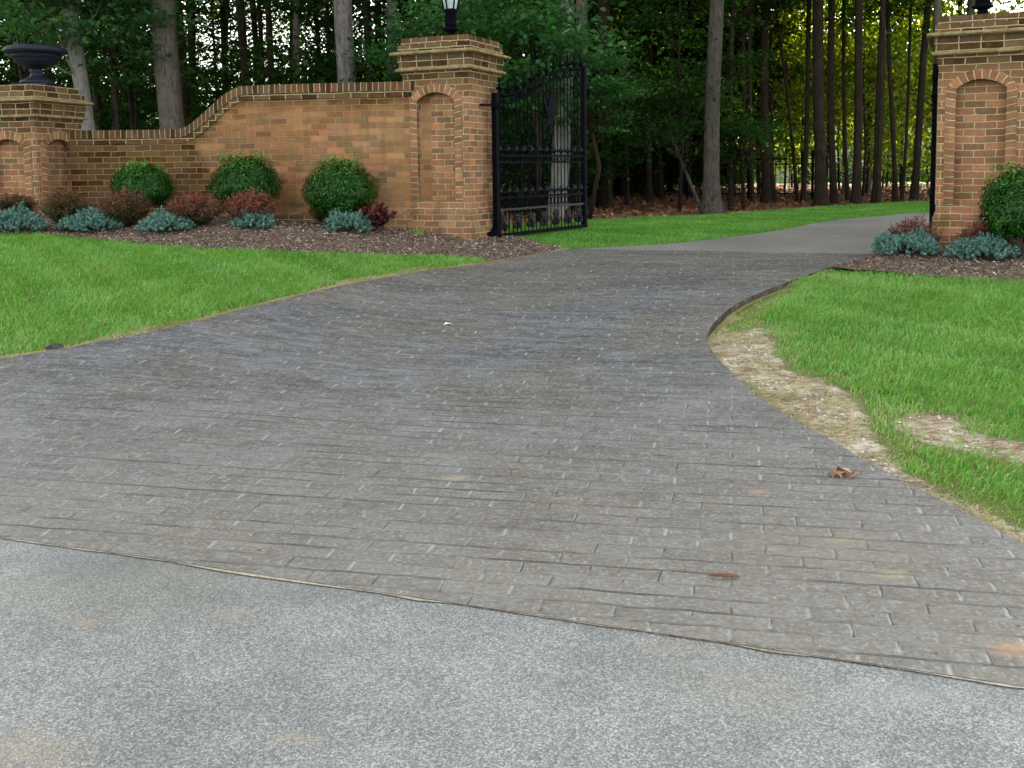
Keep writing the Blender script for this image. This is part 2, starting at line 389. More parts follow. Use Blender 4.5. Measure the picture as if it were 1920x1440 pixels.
# --- street asphalt
def street_mat():
    m, t, o = nodes('street_asphalt'); n = N(t); ob = n.n("TexCoord").outputs['Object']
    vo = n.n("TexVoronoi"); vo.inputs['Scale'].default_value = 225; vo.inputs['Randomness'].default_value = 1; n.l(ob, vo.inputs['Vector'])
    s2 = n.n("SeparateColor"); n.l(vo.outputs['Color'], s2.inputs[0])
    v2 = n.n("TexVoronoi"); v2.inputs['Scale'].default_value = 145; n.l(ob, v2.inputs['Vector'])
    s3 = n.n("SeparateColor"); n.l(v2.outputs['Color'], s3.inputs[0])
    base = n.ramp(s2.outputs[0], [(0, (.135, .137, .135)), (.35, (.205, .21, .205)), (.7, (.275, .28, .274)), (.9, (.36, .36, .35)), (1, (.52, .52, .49))])
    base = n.mix(n.ramp(s3.outputs[1], [(.86, 0.0), (.90, .55)]), base, (.13, .135, .135))
    base = n.mix(n.ramp(s3.outputs[2], [(.88, 0.0), (.92, .5)]), base, (.44, .44, .42))
    big = n.noise(ob, .8, 4); base = n.mix(1.0, base, n.ramp(big, [(.35, .86), (.65, 1.12)]), 'MULTIPLY')
    med = n.noise(ob, 6, 4); base = n.mix(1.0, base, n.ramp(med, [(.35, .92), (.65, 1.08)]), 'MULTIPLY')
    def blot(p, r_, col, k, sx=1.0):
        nonlocal base
        mp = n.mapping(ob, (sx / r_, 1 / r_, 0), (0, 0, 0), (-p[0] * sx / r_, -p[1] / r_, 0))
        ln = n.n("VectorMath"); ln.operation = 'LENGTH'; n.l(mp, ln.inputs[0])
        d = n.math('ADD', ln.outputs['Value'], n.math('MULTIPLY', n.math('SUBTRACT', n.noise(ob, 3.5 / max(r_, .12), 5, .7), .5), 1.8))
        base = n.mix(n.math('MULTIPLY', n.maprange(d, .2, 1.1, 1, 0), k * .62), base, n.mix(.75, base, col))
    for px, py, r_, col, k, sx in ((80, 1415, .09, (.42, .32, .22), .5, .5), (10, 1395, .10, (.42, .33, .22), .6, .6), (435, 1150, .05, (.42, .32, .22), .45, .45),
                               (160, 1168, .035, (.45, .31, .2), .7, .5), (555, 1385, .05, (.44, .32, .22), .5, .5), (210, 1105, .40, (.24, .22, .14), .45, .45),
                               (300, 1060, .2, (.13, .13, .12), .4, .3), (560, 1112, .15, (.09, .095, .105), .6, .35), (100, 1045, .2, (.15, .155, .165), .3, .3),
                               (1265, 1215, .06, (.42, .32, .22), .5, .5), (1330, 1260, .18, (.3, .27, .22), .4, .6), (1440, 1310, .2, (.32, .28, .21), .4, .7),
                               (1670, 1305, .10, (.42, .41, .38), .5, .4), (850, 1340, .10, (.15, .155, .16), .3, .5), (600, 1215, .06, (.14, .14, .15), .4, .4),
                               (1870, 1290, .12, (.15, .155, .165), .35, .4)):
        p = plane_hit(px, py, -.6); blot((p.x, p.y), r_, col, k, sx)
    hh = n.math('ADD', s2.outputs[0], n.noise(ob, 300, 2))
    n.l(n.principled(base, .85, n.bump(hh, .003, .5), .25), o.inputs[0]); return m
M['street'] = street_mat()
def drive_asphalt():
    m, t, o = nodes('drive_asphalt'); n = N(t); ob = n.n("TexCoord").outputs['Object']
    nf = n.noise(ob, 90, 3, .7); nb = n.noise(ob, .6, 4)
    c = n.ramp(nf, [(.3, (.125, .118, .105)), (.7, (.275, .258, .235))])
    c = n.mix(1.0, c, n.ramp(nb, [(.35, .85), (.65, 1.2)]), 'MULTIPLY')
    n.l(n.principled(c, .8, n.bump(nf, .003), .3), o.inputs[0]); return m
M['drive'] = drive_asphalt()
# --- stamped concrete
ca = G(50, 945); cb = G(960, 1007); CANG = math.atan2(cb[1] - ca[1], cb[0] - ca[0])
def stamped(name, brown):
    m, t, o = nodes(name); n = N(t); ob = n.n("TexCoord").outputs['Object']
    rot = n.mapping(ob, (1, 1, 1), (0, 0, -CANG))
    no = n.n("TexNoise"); no.inputs['Scale'].default_value = 7; no.inputs['Detail'].default_value = 3; n.l(rot, no.inputs['Vector'])
    sub = n.n("VectorMath"); sub.operation = 'SUBTRACT'; n.l(no.outputs['Color'], sub.inputs[0]); sub.inputs[1].default_value = (.5, .5, .5)
    sc = n.n("VectorMath"); sc.operation = 'SCALE'; n.l(sub.outputs[0], sc.inputs[0]); sc.inputs['Scale'].default_value = .028
    ad = n.n("VectorMath"); ad.operation = 'ADD'; n.l(rot, ad.inputs[0]); n.l(sc.outputs[0], ad.inputs[1])
    s0 = n.n("SeparateXYZ"); n.l(ad.outputs[0], s0.inputs[0])
    band_ = n.math('FLOOR', n.math('DIVIDE', n.math('ADD', s0.outputs['X'], 200.0), 1.31))     # each stamping mat sits half a course off its neighbour
    wn_ = n.n("TexWhiteNoise"); wn_.noise_dimensions = '1D'; n.l(band_, wn_.inputs['W'])
    cx_ = n.n("CombineXYZ"); n.l(s0.outputs['X'], cx_.inputs[0]); n.l(n.math('ADD', s0.outputs['Y'], n.math('MULTIPLY', n.math('ROUND', wn_.outputs['Value']), .049)), cx_.inputs[1])
    flat = cx_.outputs[0]
    def bt(ms, smooth):
        b = n.n("TexBrick"); b.offset = .5; b.squash = 1; n.l(flat, b.inputs['Vector'])
        b.inputs['Color1'].default_value = (0, 0, 0, 1); b.inputs['Color2'].default_value = (1, 1, 1, 1); b.inputs['Mortar'].default_value = (.5, .5, .5, 1)
        b.inputs['Scale'].default_value = 1; b.inputs['Mortar Size'].default_value = ms; b.inputs['Mortar Smooth'].default_value = smooth
        b.inputs['Brick Width'].default_value = .262; b.inputs['Row Height'].default_value = .098; return b
    b = bt(.0055, .6); fac0 = b.outputs['Fac']; rb = b.outputs['Color']
    bw_ = bt(.014, 1.0).outputs['Fac']
    sf = n.n("SeparateXYZ"); n.l(flat, sf.inputs[0])
    yb = n.math('ABSOLUTE', n.math('SUBTRACT', n.math('FRACT', n.math('ADD', n.math('DIVIDE', sf.outputs['Y'], .098), 100.5)), .5))   # 0 on a course joint
    bed = n.maprange(yb, .045, .085, 1, 0); bedw = n.maprange(yb, .06, .17, 1, 0)
    head = n.math('MULTIPLY', fac0, n.math('SUBTRACT', 1.0, bed)); headw = n.math('MULTIPLY', bw_, n.math('SUBTRACT', 1.0, bedw))
    long_ = n.noise(n.mapping(rot, (1.6, 10.2, 1)), 1.0, 4, .6)          # streaks along the courses
    long2 = n.noise(n.mapping(rot, (2.3, 10.2, 1), (0, 0, 0), (31, 17, 0)), 1.0, 4, .6)
    spot = n.noise(rot, 4.2, 2, .5); spot2 = n.noise(n.mapping(rot, (1, 1, 1), (0, 0, 0), (9, 4, 0)), 6.5, 2, .5)
    big = n.noise(rot, .9, 5, .6); med = n.noise(n.mapping(rot, (1.0, 2.6, 1)), 3.0, 6, .7); fine = n.noise(rot, 55, 5, .75); mf = n.noise(rot, 18, 5, .7)
    c1, c2, c3 = ((.060, .059, .061), (.100, .100, .104), (.165, .167, .174)) if not brown else ((.066, .058, .050), (.095, .085, .074), (.135, .124, .110))
    col = n.ramp(med, [(.34, c1), (.5, c2), (.66, c3)])
    col = n.mix(n.ramp(big, [(.43, 0.0), (.57, .8)]), col, (.112, .093, .070))
    dkp = n.noise(n.mapping(rot, (.55, 1.3, 1), (0, 0, 0), (13, 5, 0)), 1.0, 6, .65)
    col = n.mix(1.0, col, n.ramp(dkp, [(.36, .66), (.5, .96), (.62, 1.16)]), 'MULTIPLY')
    sp = n.n("SeparateXYZ"); n.l(ob, sp.inputs[0])
    near = n.maprange(n.math('ADD', sp.outputs['Y'], n.math('MULTIPLY', n.math('SUBTRACT', big, .5), 4)), 3.4, 6.6, 1, 0)
    col = n.mix(n.math('MULTIPLY', near, .72), col, (.235, .210, .172))     # paler and browner towards the street
    col = n.mix(1.0, col, n.ramp(rb, [(0, .88), (1, 1.10)]), 'MULTIPLY')
    col = n.mix(n.math('MULTIPLY', n.ramp(mf, [(.50, 0.0), (.64, 1.0)]), .5), col, (.245, .246, .25))
    col = n.mix(n.math('MULTIPLY', n.ramp(fine, [(.53, 0.0), (.66, 1.0)]), .7), col, (.40, .40, .41))
    col = n.mix(n.math('MULTIPLY', n.ramp(fine, [(.34, 1.0), (.44, 0.0)]), .55), col, (.06, .055, .052))
    # course joints: blue-black where deep, nearly gone elsewhere
    col = n.mix(n.math('MULTIPLY', bedw, n.ramp(long2, [(.44, 0.0), (.58, .55)])), col, (.26, .26, .275))
    col = n.mix(n.math('MULTIPLY', bed, n.ramp(long_, [(.48, .05), (.62, .8)])), col, (.055, .057, .072))
    # head joints: pale where worn, dark where deep
    col = n.mix(n.math('MULTIPLY', headw, n.ramp(spot, [(.45, .05), (.57, .85)])), col, (.42, .43, .42))
    col = n.mix(n.math('MULTIPLY', head, n.ramp(spot2, [(.46, .1), (.58, .85)])), col, (.055, .052, .058))
    fac = n.math('MAXIMUM', n.math('MULTIPLY', bed, n.maprange(long_, .4, .6, .35, 1)), n.math('MULTIPLY', headw, n.maprange(spot, .4, .6, .2, 1)))
    def blot(px, py, r_, colr, k, sx=.6):
        nonlocal col
        p = G(px, py)
        mp = n.mapping(ob, (sx / r_, 1 / r_, 0), (0, 0, 0), (-p[0] * sx / r_, -p[1] / r_, 0))
        ln = n.n("VectorMath"); ln.operation = 'LENGTH'; n.l(mp, ln.inputs[0])
        d = n.math('ADD', ln.outputs['Value'], n.math('MULTIPLY', n.math('SUBTRACT', n.noise(ob, 40, 4, .7), .5), 1.6))
        col = n.mix(n.math('MULTIPLY', n.maprange(d, .3, 1.05, 1, 0), k * .7), col, colr)
    if not brown:
        for a_ in ((1425, 928, .04, (.5, .28, .17), .7), (1900, 1222, .06, (.5, .30, .16), .8), (848, 903, .05, (.40, .32, .22), .8), (1675, 1083, .045, (.42, .38, .2), .6),
                   (1575, 1020, .04, (.42, .38, .2), .5), (1545, 1040, .3, (.26, .22, .17), .4)): blot(*a_)
    hgt = n.math('ADD', n.math('SUBTRACT', 1.0, fac), n.math('ADD', n.math('ADD', n.math('MULTIPLY', fine, .35), n.math('MULTIPLY', mf, .6)), n.math('MULTIPLY', med, 1.0)))
    rough = n.ramp(n.noise(rot, 14, 4), [(.35, .55), (.65, .8)])
    n.l(n.principled(col, rough, n.bump(hgt, .012, 1.0), .45), o.inputs[0]); return m
M['stamp'] = stamped('stamped_concrete', False)
M['stamp2'] = stamped('stamped_concrete_band', True)
M['edge'] = ground_mat('concrete_edge', [(.36, (.03, .024, .018)), (.5, (.09, .075, .06)), (.62, (.19, .165, .14))], 4, 28, .02)

# ------------------------------------------------------------------ ground, street, driveway
def inpoly(x, y, poly):
    c = np.zeros(len(x), bool); n_ = len(poly); j = n_ - 1
    for i in range(n_):
        xi, yi = poly[i]; xj, yj = poly[j]
        with np.errstate(divide='ignore', invalid='ignore'):
            c ^= ((yi > y) != (yj > y)) & (x < (xj - xi) * (y - yi) / (yj - yi + 1e-12) + xi)
        j = i
    return c
def subdiv(poly, step):
    o = []
    for i, p in enumerate(poly):
        q = poly[(i + 1) % len(poly)]; L = math.dist(p, q); k = max(1, int(L / step))
        for j in range(k): o.append((p[0] + (q[0] - p[0]) * j / k, p[1] + (q[1] - p[1]) * j / k))
    return o
def smooth_line(pts, k=4):
    pts = [np.array(p, float) for p in pts]; o = []
    for i in range(len(pts) - 1):
        p0, p1, p2, p3 = pts[max(i - 1, 0)], pts[i], pts[i + 1], pts[min(i + 2, len(pts) - 1)]
        for j in range(k):
            t = j / k
            o.append(tuple(.5 * ((2 * p1) + (-p0 + p2) * t + (2 * p0 - 5 * p1 + 4 * p2 - p3) * t * t + (-p0 + 3 * p1 - 3 * p2 + p3) * t ** 3)))
    o.append(tuple(pts[-1])); return o
def sheet(name, poly, zf, mat, res=.25, skirt=0.0, edge_mat=None, kind='structure'):
    b = subdiv(poly, res); xs = [p[0] for p in b]; ys = [p[1] for p in b]
    gx, gy = np.meshgrid(np.arange(min(xs), max(xs), res), np.arange(min(ys), max(ys), res))
    gx = gx.ravel() + .013; gy = gy.ravel() + .017
    k = inpoly(gx, gy, poly); pts = [Vector(p) for p in b] + [Vector((a, c)) for a, c in zip(gx[k], gy[k])]
    nb = len(b); ed = [(i, (i + 1) % nb) for i in range(nb)]
    v, _, f, *_r = delaunay_2d_cdt(pts, ed, [], 1, 1e-5)
    vx = np.array([p.x for p in v]); vy = np.array([p.y for p in v]); z = zf(vx, vy)
    V = [(a, c, d) for a, c, d in zip(vx, vy, z)]; Fc = []
    for t in f:
        a = sum(((V[t[i]][0] * V[t[(i + 1) % len(t)]][1]) - (V[t[(i + 1) % len(t)]][0] * V[t[i]][1])) for i in range(len(t)))
        Fc.append(tuple(t) if a > 0 else tuple(t)[::-1])
    nF = len(Fc)
    if skirt:
        bz = zf(np.array(xs), np.array(ys)); i0 = len(V)
        area = sum(b[i][0] * b[(i + 1) % nb][1] - b[(i + 1) % nb][0] * b[i][1] for i in range(nb))
        V += [(p[0], p[1], zz) for p, zz in zip(b, bz)] + [(p[0], p[1], zz - skirt) for p, zz in zip(b, bz)]
        for i in range(nb):
            q = (i0 + i, i0 + nb + i, i0 + nb + (i + 1) % nb, i0 + (i + 1) % nb)
            Fc.append(q if area > 0 else q[::-1])
    me = bpy.data.meshes.new(name); me.from_pydata(V, [], Fc); me.materials.append(mat)
    if edge_mat: me.materials.append(edge_mat)
    for i, p in enumerate(me.polygons):
        p.use_smooth = i < nF
        if edge_mat and i >= nF: p.material_index = 1
    o = link(name, me); o['kind'] = kind; return o

LE = [G(*p) for p in ((-260, 715), (0, 676), (130, 655), (300, 622), (480, 577), (600, 547), (700, 526), (800, 509), (900, 496), (1000, 480), (1070, 468))]
LE = [plane_hit(-900, 905, -.55)[:2], (LE[0][0], LE[0][1])] + LE[1:]
LE = [tuple(p) for p in LE]
LEs = smooth_line(LE)
L2 = smooth_line([G(*p) for p in ((1070, 468), (1200, 461), (1300, 453), (1450, 434), (1560, 414), (1660, 405), (1745, 399))] + [(12, 18.6), (20, 18.6), (34, 17)])
RE = smooth_line([G(*p) for p in ((2150, 1130), (1920, 1025), (1800, 960), (1650, 885), (1550, 825), (1450, 768), (1380, 712), (1338, 665), (1325, 635), (1345, 602), (1390, 568), (1470, 533), (1545, 507), (1600, 492), (1640, 478))])
R2 = smooth_line([G(1640, 478), (4.25, 11.1), (5.0, 12.8), (7.5, 14.6), (12, 15.4), (20, 15.2), (34, 13.5)])
def line_z(x): return None
j1a, j1b = G(690, 527), G(1392, 567)
# joints: apron | band | asphalt
JA, JB = G(655, 536), G(1440, 545)
def split(line, a, b):
    """points of a polyline on each side of line a-b (keeps the crossing)"""
    s = [(b[0] - a[0]) * (p[1] - a[1]) - (b[1] - a[1]) * (p[0] - a[0]) for p in line]
    lo, hi = [], []
    for i, p in enumerate(line):
        if i and s[i] * s[i - 1] < 0:
            t = s[i - 1] / (s[i - 1] - s[i]); q = (line[i - 1][0] + (p[0] - line[i - 1][0]) * t, line[i - 1][1] + (p[1] - line[i - 1][1]) * t)
            lo.append(q); hi.append(q)
        (hi if s[i] > 0 else lo).append(p)
    return lo, hi
Llo, Lhi = split(LEs, JA, JB); Rlo, Rhi = split(RE, JA, JB)
sA = tuple(SE0[:2]); sB = tuple(SE1[:2])
def ext(t): return (sA[0] + (sB[0] - sA[0]) * t, sA[1] + (sB[1] - sA[1]) * t)
srng = np.random.default_rng(3)
street_edge = [ext(t) for t in np.linspace(-.75, 1.3, 60)]
street_edge = [(p[0] + SN[0] * d_, p[1] + SN[1] * d_) for p, d_ in zip(street_edge, np.interp(np.arange(60), np.arange(0, 60, 3), srng.normal(size=20) * .002))]
Lc = [p for p in Llo if (p[0] - sA[0]) * SN[0] + (p[1] - sA[1]) * SN[1] > .05]
Rc = [p for p in Rlo if (p[0] - sA[0]) * SN[0] + (p[1] - sA[1]) * SN[1] > .05]
se = [p for p in street_edge]
apron = se + Rc + Lc[::-1]
TOP = lambda x, y: h(x, y) + .006 + .009 * sm(((x - SE0.x) * SN[0] + (y - SE0.y) * SN[1]) / .8)
sheet('driveway', apron, TOP, M['stamp'], .22, .19, M['edge'])
sheet('driveway_band', Rhi + Lhi[::-1], lambda x, y: h(x, y) + .011, M['stamp2'], .22, .19, M['edge'])
sheet('driveway_asphalt', [G(1640, 478)] + R2[1:] + L2[::-1], lambda x, y: h(x, y) + .006, M['drive'], .3, .10)
srt = [(p[0] - SN[0] * 30, p[1] - SN[1] * 30) for p in (ext(-7), ext(8))]
far_street = [ext(8), srt[1], srt[0], ext(-7)]
street_poly = [(p[0] + SN[0] * .15, p[1] + SN[1] * .15) for p in (ext(8), ext(-7))]
street_poly = [street_poly[1], srt[0], srt[1], street_poly[0]]
sheet('street', street_poly, lambda x, y: np.full_like(x, -.601), M['street'], 4.0)

# base ground: one sheet to the horizon
gx = np.sinh(np.linspace(-5.6, 5.6, 190)) * 6; gy = np.sinh(np.linspace(-5.6, 5.6, 210)) * 6 + 6
X, Y = np.meshgrid(gx, gy); Z = h(X, Y) - .15
V = np.stack([X, Y, Z], -1).reshape(-1, 3); ny, nx = X.shape
idx = np.arange(nx * ny).reshape(ny, nx)
Fq = np.stack([idx[:-1, :-1], idx[:-1, 1:], idx[1:, 1:], idx[1:, :-1]], -1).reshape(-1, 4)
me = bpy.data.meshes.new('ground'); me.from_pydata(V.tolist(), [], Fq.tolist()); me.materials.append(M['farlawn'])
me.polygons.foreach_set('use_smooth', [True] * len(me.polygons))
link('ground', me)['kind'] = 'structure'

# left lawn, mulch bed
bedL = smooth_line([G(*p) for p in ((-300, 430), (0, 438), (80, 441), (200, 452), (300, 461), (400, 468), (560, 474), (700, 478), (850, 481), (915, 491))])
LEin = [p for p in LEs]
edgeL = [p for p in LEs if p[1] > 1.5]
iL = min(range(len(edgeL)), key=lambda i: math.dist(edgeL[i], G(915, 492)))
lawnL = edgeL[:iL + 1] + bedL[::-1] + [(-14, 12), (-14, 4.6)]
sheet('lawn', lawnL, lambda x, y: h(x, y) - .012, M['soil'], .3)
WP = [(-.8, 13.02), (-1.41, 13.02), (-2.4, 13.17), (-3.495, 13.4), (-4.4, 13.62), (-5.2, 13.68), (-5.95, 13.68)]
tipL = [G(*p) for p in ((960, 487), (1020, 477), (1062, 468))]
back = [(0.1, 12.9), (-.1, 13.6), (-.8, 14.2), (-3.5, 14.2), (-6, 14.5), (-12, 14.5)]
bed1 = bedL + tipL + back
def mound(x, y):
    s = np.interp(x, [-7, -3.5, -1.2, -.2, .6, 1], [.13, .17, .13, .06, .01, 0])
    yb = np.interp(x, [p[0] for p in bedL], [p[1] for p in bedL])
    return s * sm((y - yb) / 1.4)
MZ = lambda x, y: h(x, y) + .004 + mound(x, y) + .012 * np.sin(x * 7 + y * 3) * np.sin(y * 9 - x * 2)
sheet('mulch_bed', bed1, MZ, M['mulchbed'], .12)
# right lawn, bed, dirt
frontR = smooth_line([G(*p, -.03) for p in ((1545, 510), (1620, 514), (1700, 519), (1800, 524), (1920, 530), (2150, 545))])
iR = min(range(len(RE)), key=lambda i: math.dist(RE[i], G(1545, 507)))
def dist_line(x, y, line):
    d = np.full(len(x), 9.9)
    for (ax, ay), (bx, by) in zip(line[:-1], line[1:]):
        L2_ = (bx - ax) ** 2 + (by - ay) ** 2 + 1e-9; t = np.clip(((x - ax) * (bx - ax) + (y - ay) * (by - ay)) / L2_, 0, 1)
        d = np.minimum(d, np.hypot(x - ax - t * (bx - ax), y - ay - t * (by - ay)))
    return d
def near_i(px, py):
    q = G(px, py); return min(range(len(RE)), key=lambda i: math.dist(RE[i], q))
EXPO = RE[near_i(1325, 640):near_i(1440, 545) + 1]
def LZ(x, y):
    x = np.atleast_1d(np.asarray(x, float)); y = np.atleast_1d(np.asarray(y, float))
    return h(x, y) - .028 - .026 * np.exp(-(dist_line(x, y, EXPO) / .28) ** 2)
lawnR = RE[:iR + 1] + frontR + [(12, 7.5), (12, .2), (3.2, 1.4)]
sheet('lawn', lawnR, LZ, M['soil'], .12)
bed2 = RE[iR:] + R2[1:6] + [(5.2, 13), (9, 12.5), (12, 11), (12, 7.6)] + frontR[::-1]
MZ2 = lambda x, y: h(x, y) - .03 + .05 * sm((y - 8.7) / 1.5) + .012 * np.sin(x * 7 + y * 3) * np.sin(y * 9 - x * 2)
sheet('mulch_bed', bed2, MZ2, M['mulchbed'], .14)
iD0 = min(range(len(RE)), key=lambda i: math.dist(RE[i], G(1335, 618))); iD1 = min(range(len(RE)), key=lambda i: math.dist(RE[i], G(1920, 1025)))
dirt = RE[iD1:iD0 + 1] + [G(*p, -.05) for p in ((1425, 622), (1445, 660), (1460, 700), (1540, 725), (1600, 765), (1608, 800), (1640, 850), (1690, 905), (1770, 945), (1850, 990), (1925, 1015))]
def expand(poly, d_):
    q = subdiv(poly, .10); ar = sum(q[i][0] * q[(i + 1) % len(q)][1] - q[(i + 1) % len(q)][0] * q[i][1] for i in range(len(q))); sg = 1 if ar > 0 else -1; o_ = []
    for i in range(len(q)):
        a_, b_ = q[i - 2], q[(i + 2) % len(q)]; t_ = (b_[0] - a_[0], b_[1] - a_[1]); L_ = math.hypot(*t_) + 1e-9
        o_.append((q[i][0] + sg * t_[1] / L_ * d_, q[i][1] - sg * t_[0] / L_ * d_))
    return o_
def vn(x, y, f, s=0.0):
    return (np.sin(x * f + 1.3 * np.sin(y * f * .7 + s) + s) * np.sin(y * f * 1.1 + 1.7 * np.sin(x * f * .6 + 2 * s)) + .5 * np.sin(x * f * 2.3 + y * f * 1.9 + s)) / 1.5
def sdist(x, y, poly):
    d_ = dist_line(x, y, list(poly) + [poly[0]]); return np.where(inpoly(x, y, poly), -d_, d_)
dirt2 = [G(*p, -.05) for p in ((1680, 800), (1720, 785), (1775, 790), (1800, 818), (1860, 836), (1935, 850), (2080, 880), (2080, 915), (1930, 878), (1850, 862), (1790, 845), (1740, 838), (1700, 820))]
def bare_sheet(name, poly, grow, off):
    o = sheet(name, expand(poly, grow), lambda x, y: LZ(x, y) + off + .004 + .004 * np.sin(x * 9) * np.sin(y * 11) - .035 * np.clip((sdist(x, y, poly) - .08) / .06, 0, 1), M['dirt'], .07)
    me = o.data; co_ = np.empty(len(me.vertices) * 3); me.vertices.foreach_get('co', co_); co_ = co_.reshape(-1, 3)
    v_ = np.clip(.5 - (sdist(co_[:, 0], co_[:, 1], poly) - .02) / .22, 0, 1)
    at_ = me.attributes.new('bare', 'FLOAT', 'POINT'); at_.data.foreach_set('value', v_.astype(np.float32))
bare_sheet('dirt_patch', dirt, .17, .006)
bare_sheet('dirt_patch', dirt2, .15, .005)
dirt3 = [G(*p, -.05) for p in ((1352, 603), (1400, 572), (1470, 540), (1500, 545), (1460, 570), (1430, 600), (1440, 640), (1380, 645), (1340, 625))]
# forest floor
iF = [p for p in L2]
litterF = [G(*p) for p in ((900, 425), (1000, 418), (1100, 414), (1200, 408), (1320, 404), (1450, 395), (1560, 387), (1660, 381), (1740, 378))]
ffloor = litterF + [(16, 25), (40, 24), (60, 46), (20, 48), (6, 60), (-60, 75), (-60, 15), (-14, 14.5), (-6, 14.6), (-1, 14.6), (0, 15)]
sheet('forest_floor', ffloor, lambda x, y: h(x, y) - .035 + .03 * np.sin(x * .9) * np.sin(y * .7), M['floor'], .9)
gst = L2[:-6] + [(14, 19), (16, 24.5)] + litterF[::-1] + [(0, 15), (-.6, 14.3), (-.1, 13.6), (.1, 12.9)]
sheet('lawn_strip', gst, lambda x, y: h(x, y) - .012, M['soil'], .4)

# ------------------------------------------------------------------ grass, mulch, litter (stuff)
def sample(poly, n, seed=0):
    g = np.random.default_rng(seed); xs = [p[0] for p in poly]; ys = [p[1] for p in poly]; X_, Y_ = [], []; tot = 0
    while tot < n:
        x = g.uniform(min(xs), max(xs), n); y = g.uniform(min(ys), max(ys), n); k = inpoly(x, y, poly)
        X_.append(x[k]); Y_.append(y[k]); tot += k.sum()
    return np.concatenate(X_)[:n], np.concatenate(Y_)[:n]
def blades(name, x, y, z, hgt, wid, tint, seed, label, mat='grass', flat=0.0):
    g = np.random.default_rng(seed); n = len(x)
    a = g.uniform(0, 2 * np.pi, n); s = np.stack([np.cos(a), np.sin(a), 0 * a], 1)
    comb = 2.6 * vn(x, y, 3.1, 4) + 1.2 * vn(x, y, 9, 1)                   # neighbouring blades lean alike
    b = np.where(g.random(n) < .65, comb + g.normal(size=n) * .6, g.uniform(0, 6.28, n)); lean = g.uniform(.35, 1.35, n) * hgt
    f_ = np.stack([np.cos(b) * lean, np.sin(b) * lean, 0 * a], 1)
    P = np.stack([x, y, z], 1); H = np.stack([0 * a, 0 * a, hgt * (1 - flat)], 1)
    w_ = wid[:, None]
    mid = P + H * .62 + f_ * .32; tip = P + H * (1 - .30 * np.minimum(1.2, lean / hgt)[:, None]) + f_
    q = np.stack([P - s * w_ * .5, P + s * w_ * .5, mid + s * w_ * .42, mid - s * w_ * .42], 1).reshape(-1, 3)
    t = np.stack([mid - s * w_ * .42, mid + s * w_ * .42, tip], 1).reshape(-1, 3)
    me = bpy.data.meshes.new(name); nv = n * 7
    me.vertices.add(nv); me.vertices.foreach_set('co', np.concatenate([q, t]).astype(np.float32).ravel())
    me.loops.add(nv); me.loops.foreach_set('vertex_index', np.arange(nv, dtype=np.int32))
    me.polygons.add(2 * n); me.polygons.foreach_set('loop_start', np.concatenate([np.arange(0, 4 * n, 4), 4 * n + np.arange(0, 3 * n, 3)]).astype(np.int32))
    me.update(calc_edges=True)
    at_ = me.attributes.new('tint', 'FLOAT', 'FACE'); at_.data.foreach_set('value', np.concatenate([tint, np.minimum(tint + .06, 1)]).astype(np.float32))
    me.materials.append(M[mat]); o = link(name, me)
    return tag(o, label, 'grass', None, 'stuff')
def view_ok(x, y, margin=.30):
    return (y > 1) & (np.abs(x) < (.53 + margin) * y + .4)
g = np.random.default_rng(11)
vis = [(-12, 13.2), (-12, 4.5)]
x, y = sample(lawnL, 420000, 1); k = view_ok(x, y); x, y = x[k], y[k]
d = dist_line(x, y, LEs); patch = vn(x, y, 1.6) * .5 + vn(x, y, 4.1, 2) * .3
edgef = np.clip(1 - d / (.16 + .10 * vn(x, y, 3.3, 1)), 0, 1)
keep = g.random(len(x)) > edgef * .85
x, y, d, patch, edgef = x[keep], y[keep], d[keep], patch[keep], edgef[keep]
tint = np.clip(.36 + .20 * patch + g.normal(size=len(x)) * .13, 0, .66)
dry = g.random(len(x)) < (.035 + .75 * edgef); tint[dry] = g.uniform(.66, 1, dry.sum())
hg = np.clip(.050 + .012 * patch + .010 * vn(x, y, 11, 2) + g.normal(size=len(x)) * .014, .02, .1) * (1 - .5 * edgef)
blades('lawn_grass', x, y, h(x, y) - .014, hg, g.uniform(.004, .0075, len(x)), tint, 2, 'mown green lawn grass left of the stamped driveway')
x, y = sample([p for p in lawnR], 430000, 3); k = view_ok(x, y); x, y = x[k], y[k]
sd_ = np.minimum(sdist(x, y, dirt) + .02, sdist(x, y, dirt2) + .10) + .07 * vn(x, y, 8, 3) + .05 * vn(x, y, 19, 1)
inD = sd_ < .03; inD3 = inpoly(x, y, dirt3)
d = dist_line(x, y, RE); patch = vn(x, y, 1.8, .5) * .5 + vn(x, y, 4.7, 2) * .35
near = np.clip(1 - sd_ / .35, 0, 1)
pk = np.clip(.07 + sm((sd_ + .05) / .34), 0, 1) * (1 - .25 * (vn(x, y, 3.1, 6) > .5)); pk = np.where(inD3, .7, pk)
keep = g.random(len(x)) < pk
x, y, d, patch, near, inD, inD3 = [q[keep] for q in (x, y, d, patch, near, inD, inD3)]
tint = np.clip(.38 + .20 * patch + g.normal(size=len(x)) * .14, 0, .68)
dry = g.random(len(x)) < np.where(inD, .7, np.where(inD3, .55, .07 + .4 * near + .10 * (patch > .3))); tint[dry] = g.uniform(.64, 1, dry.sum())
hg = np.clip(.047 + .014 * patch + .014 * vn(x, y, 8, 2) + g.normal(size=len(x)) * .016, .018, .12) * np.where(inD, .5, np.where(inD3, .55, 1 - .3 * near)) * np.where(dry, .6, 1)
blades('lawn_grass', x, y, LZ(x, y) - .002, hg, g.uniform(.0035, .007, len(x)), tint, 4, 'longer green grass on the right lawn beside the driveway curve')
x, y = sample(gst, 150000, 5); k = view_ok(x, y); x, y = x[k], y[k]
tint = np.clip(.24 + .1 * vn(x, y, 2) + g.normal(size=len(x)) * .1, 0, .66)
